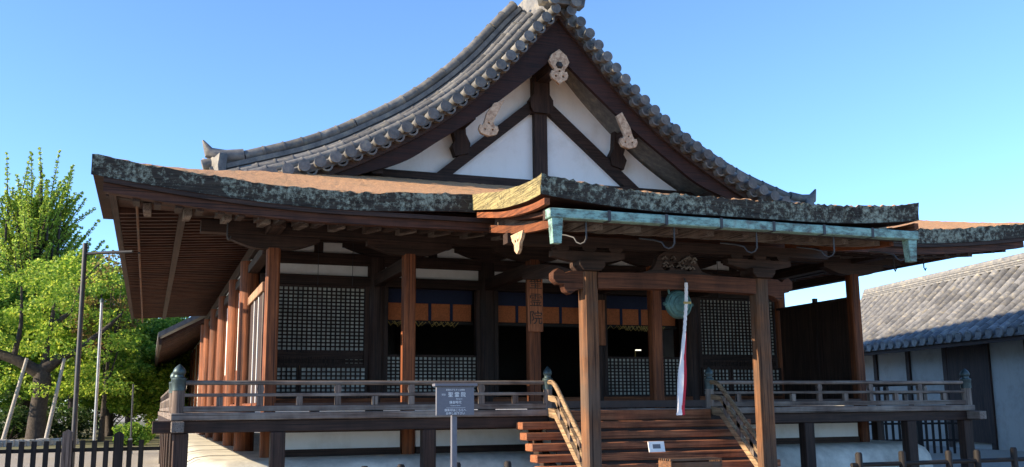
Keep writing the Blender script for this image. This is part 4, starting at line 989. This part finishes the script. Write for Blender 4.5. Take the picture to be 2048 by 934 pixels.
specs = [
    ('broadleaf_tree', 150, 52, 10.2, 3.3, 'broad yellow-green tree behind the old propped tree', 'leaf_bright', 31, .22),
    ('broadleaf_tree', 222, 60, 10.6, 3.0, 'mid green tree just left of the hall eave', 'leaf_mid', 32, .12),
    ('bare_topped_tree', 205, 50, 9.8, 2.0, 'sparse brownish tree with bare twigs beside the left eave', 'leaf_dry', 33, .45),
    ('broadleaf_tree', 300, 70, 9.5, 4.2, 'bright green tree seen beneath the left eave', 'leaf_bright', 34, .15),
    ('broadleaf_tree', 355, 82, 13.5, 4.6, 'yellow-green tree showing between the two roofs', 'leaf_bright', 35, .2),
    ('broadleaf_tree', -40, 54, 9.0, 4.0, 'leafy tree cut by the left edge of the picture', 'leaf_mid', 36, .15),
    ('broadleaf_tree', 95, 74, 10.5, 5.0, 'dark green tree in the back of the grove', 'leaf_mid', 37, .08),
    ('broadleaf_tree', 330, 62, 7.2, 3.6, 'fresh green tree under the lower wing roof', 'leaf_bright', 46, .1),
    ('broadleaf_tree', 262, 56, 5.6, 2.6, 'low bright green tree close to the far veranda railing', 'leaf_bright', 39, .25),
    ('broadleaf_tree', 20, 66, 11.0, 4.6, 'green tree directly behind the tall feathery tree', 'leaf_mid', 40, .1),
    ('broadleaf_tree', 190, 84, 9.8, 5.2, 'deep green tree at the back behind the steel pole', 'leaf_mid', 38, .05),
]
for nm, x, d, h, sp, lab, mt, sd_, lo in specs:
    tree(nm, pbase(x, d), h, sp, lab, mt, sd_, 46 if nm == 'bare_topped_tree' else 120, 60 if nm == 'bare_topped_tree' else 190, .10 if nm == 'bare_topped_tree' else .115, .28 if nm != 'bare_topped_tree' else .16, lo, 'trees of the grove left of the hall')
def shrub(x, d, w, h, lab, mat='leaf_dark', seed=0):
    b = Vector(pbase(x, d)); rr = random.Random(seed); t = thing('clipped_shrub', tuple(b), lab, 'shrub', 'shrubs of the grove')
    tm = MB(); cl = []
    for k in range(16):
        c = b + Vector((rr.uniform(-w, w) * .75, rr.uniform(-w, w) * .6, rr.uniform(.25, .85) * h)); cl.append((c, w * .36)); tm.tube([b, (b + c) / 2, c], [.05, .035, .01], 5)
    obj('stem', tm, 'bark_trunk', t); obj('foliage', crown_mesh('foliage', cl, 170, .09, mat, seed, .8), None, t)
shrub(18, 48, 1.3, 1.9, 'dark shrub at the left edge beside the old tree', 'leaf_dark', 41)
shrub(125, 50, 1.5, 1.8, 'dark shrub between the old trunk and the dark pole', 'leaf_dark', 42)
shrub(215, 66, 2.6, 2.9, 'large dark shrub behind the steel pole', 'leaf_dark', 43)
shrub(275, 44, 1.0, .95, 'small rounded green shrub near the veranda end', 'leaf_mid', 44)
shrub(60, 62, 3.0, 3.0, 'wide dark shrub behind the old tree trunk', 'leaf_dark', 45)
# low stone edging of the grove
ed = thing('stone_edging', (-14, 34, GZ), 'low row of grey edging stones in front of the grove', 'edging')
rr = random.Random(8); a = Vector(pbase(-40, 43)); b_ = Vector(pbase(150, 46))
for k in range(26):
    p = a + (b_ - a) * (k / 25); w_ = .2 + rr.random() * .06
    obj('stone', MB().box(-w_, w_, -.18, .18, -.1, .24 + rr.random() * .1), 'stone', ed, .04, mw=T(p.x, p.y, GZ, rr.uniform(-.2, .2)))
# pine whose tips enter the frame at the right edge
tree('pine_tree', pbase(2190, 60), 15.2, 3.4, 'dark tree whose branch tips reach in at the right edge', 'leaf_dark', 51, 60, 120, .15, .3, .45)

# lit reading lamp inside the hall
lm, n_, l_, b_s = newmat('lit_lamp'); b_s.inputs['Emission Color'].default_value = (1, .93, .75, 1); b_s.inputs['Emission Strength'].default_value = .7
M['lit_lamp'] = lm
lamp = thing('desk_lamp', (3.0, 4.2, .15), 'small lit lamp on a stand inside the bay right of the entrance', 'lamp')
obj('stand', MB().lathe((3.0, 4.2, .15), [(.12, 0), (.12, .03), (.015, .05), (.015, 1.2)], 10), 'gold', lamp)
obj('lamp_shade', MB().box(3.02, 3.14, 4.16, 4.24, 1.36, 1.385), 'lit_lamp', lamp)
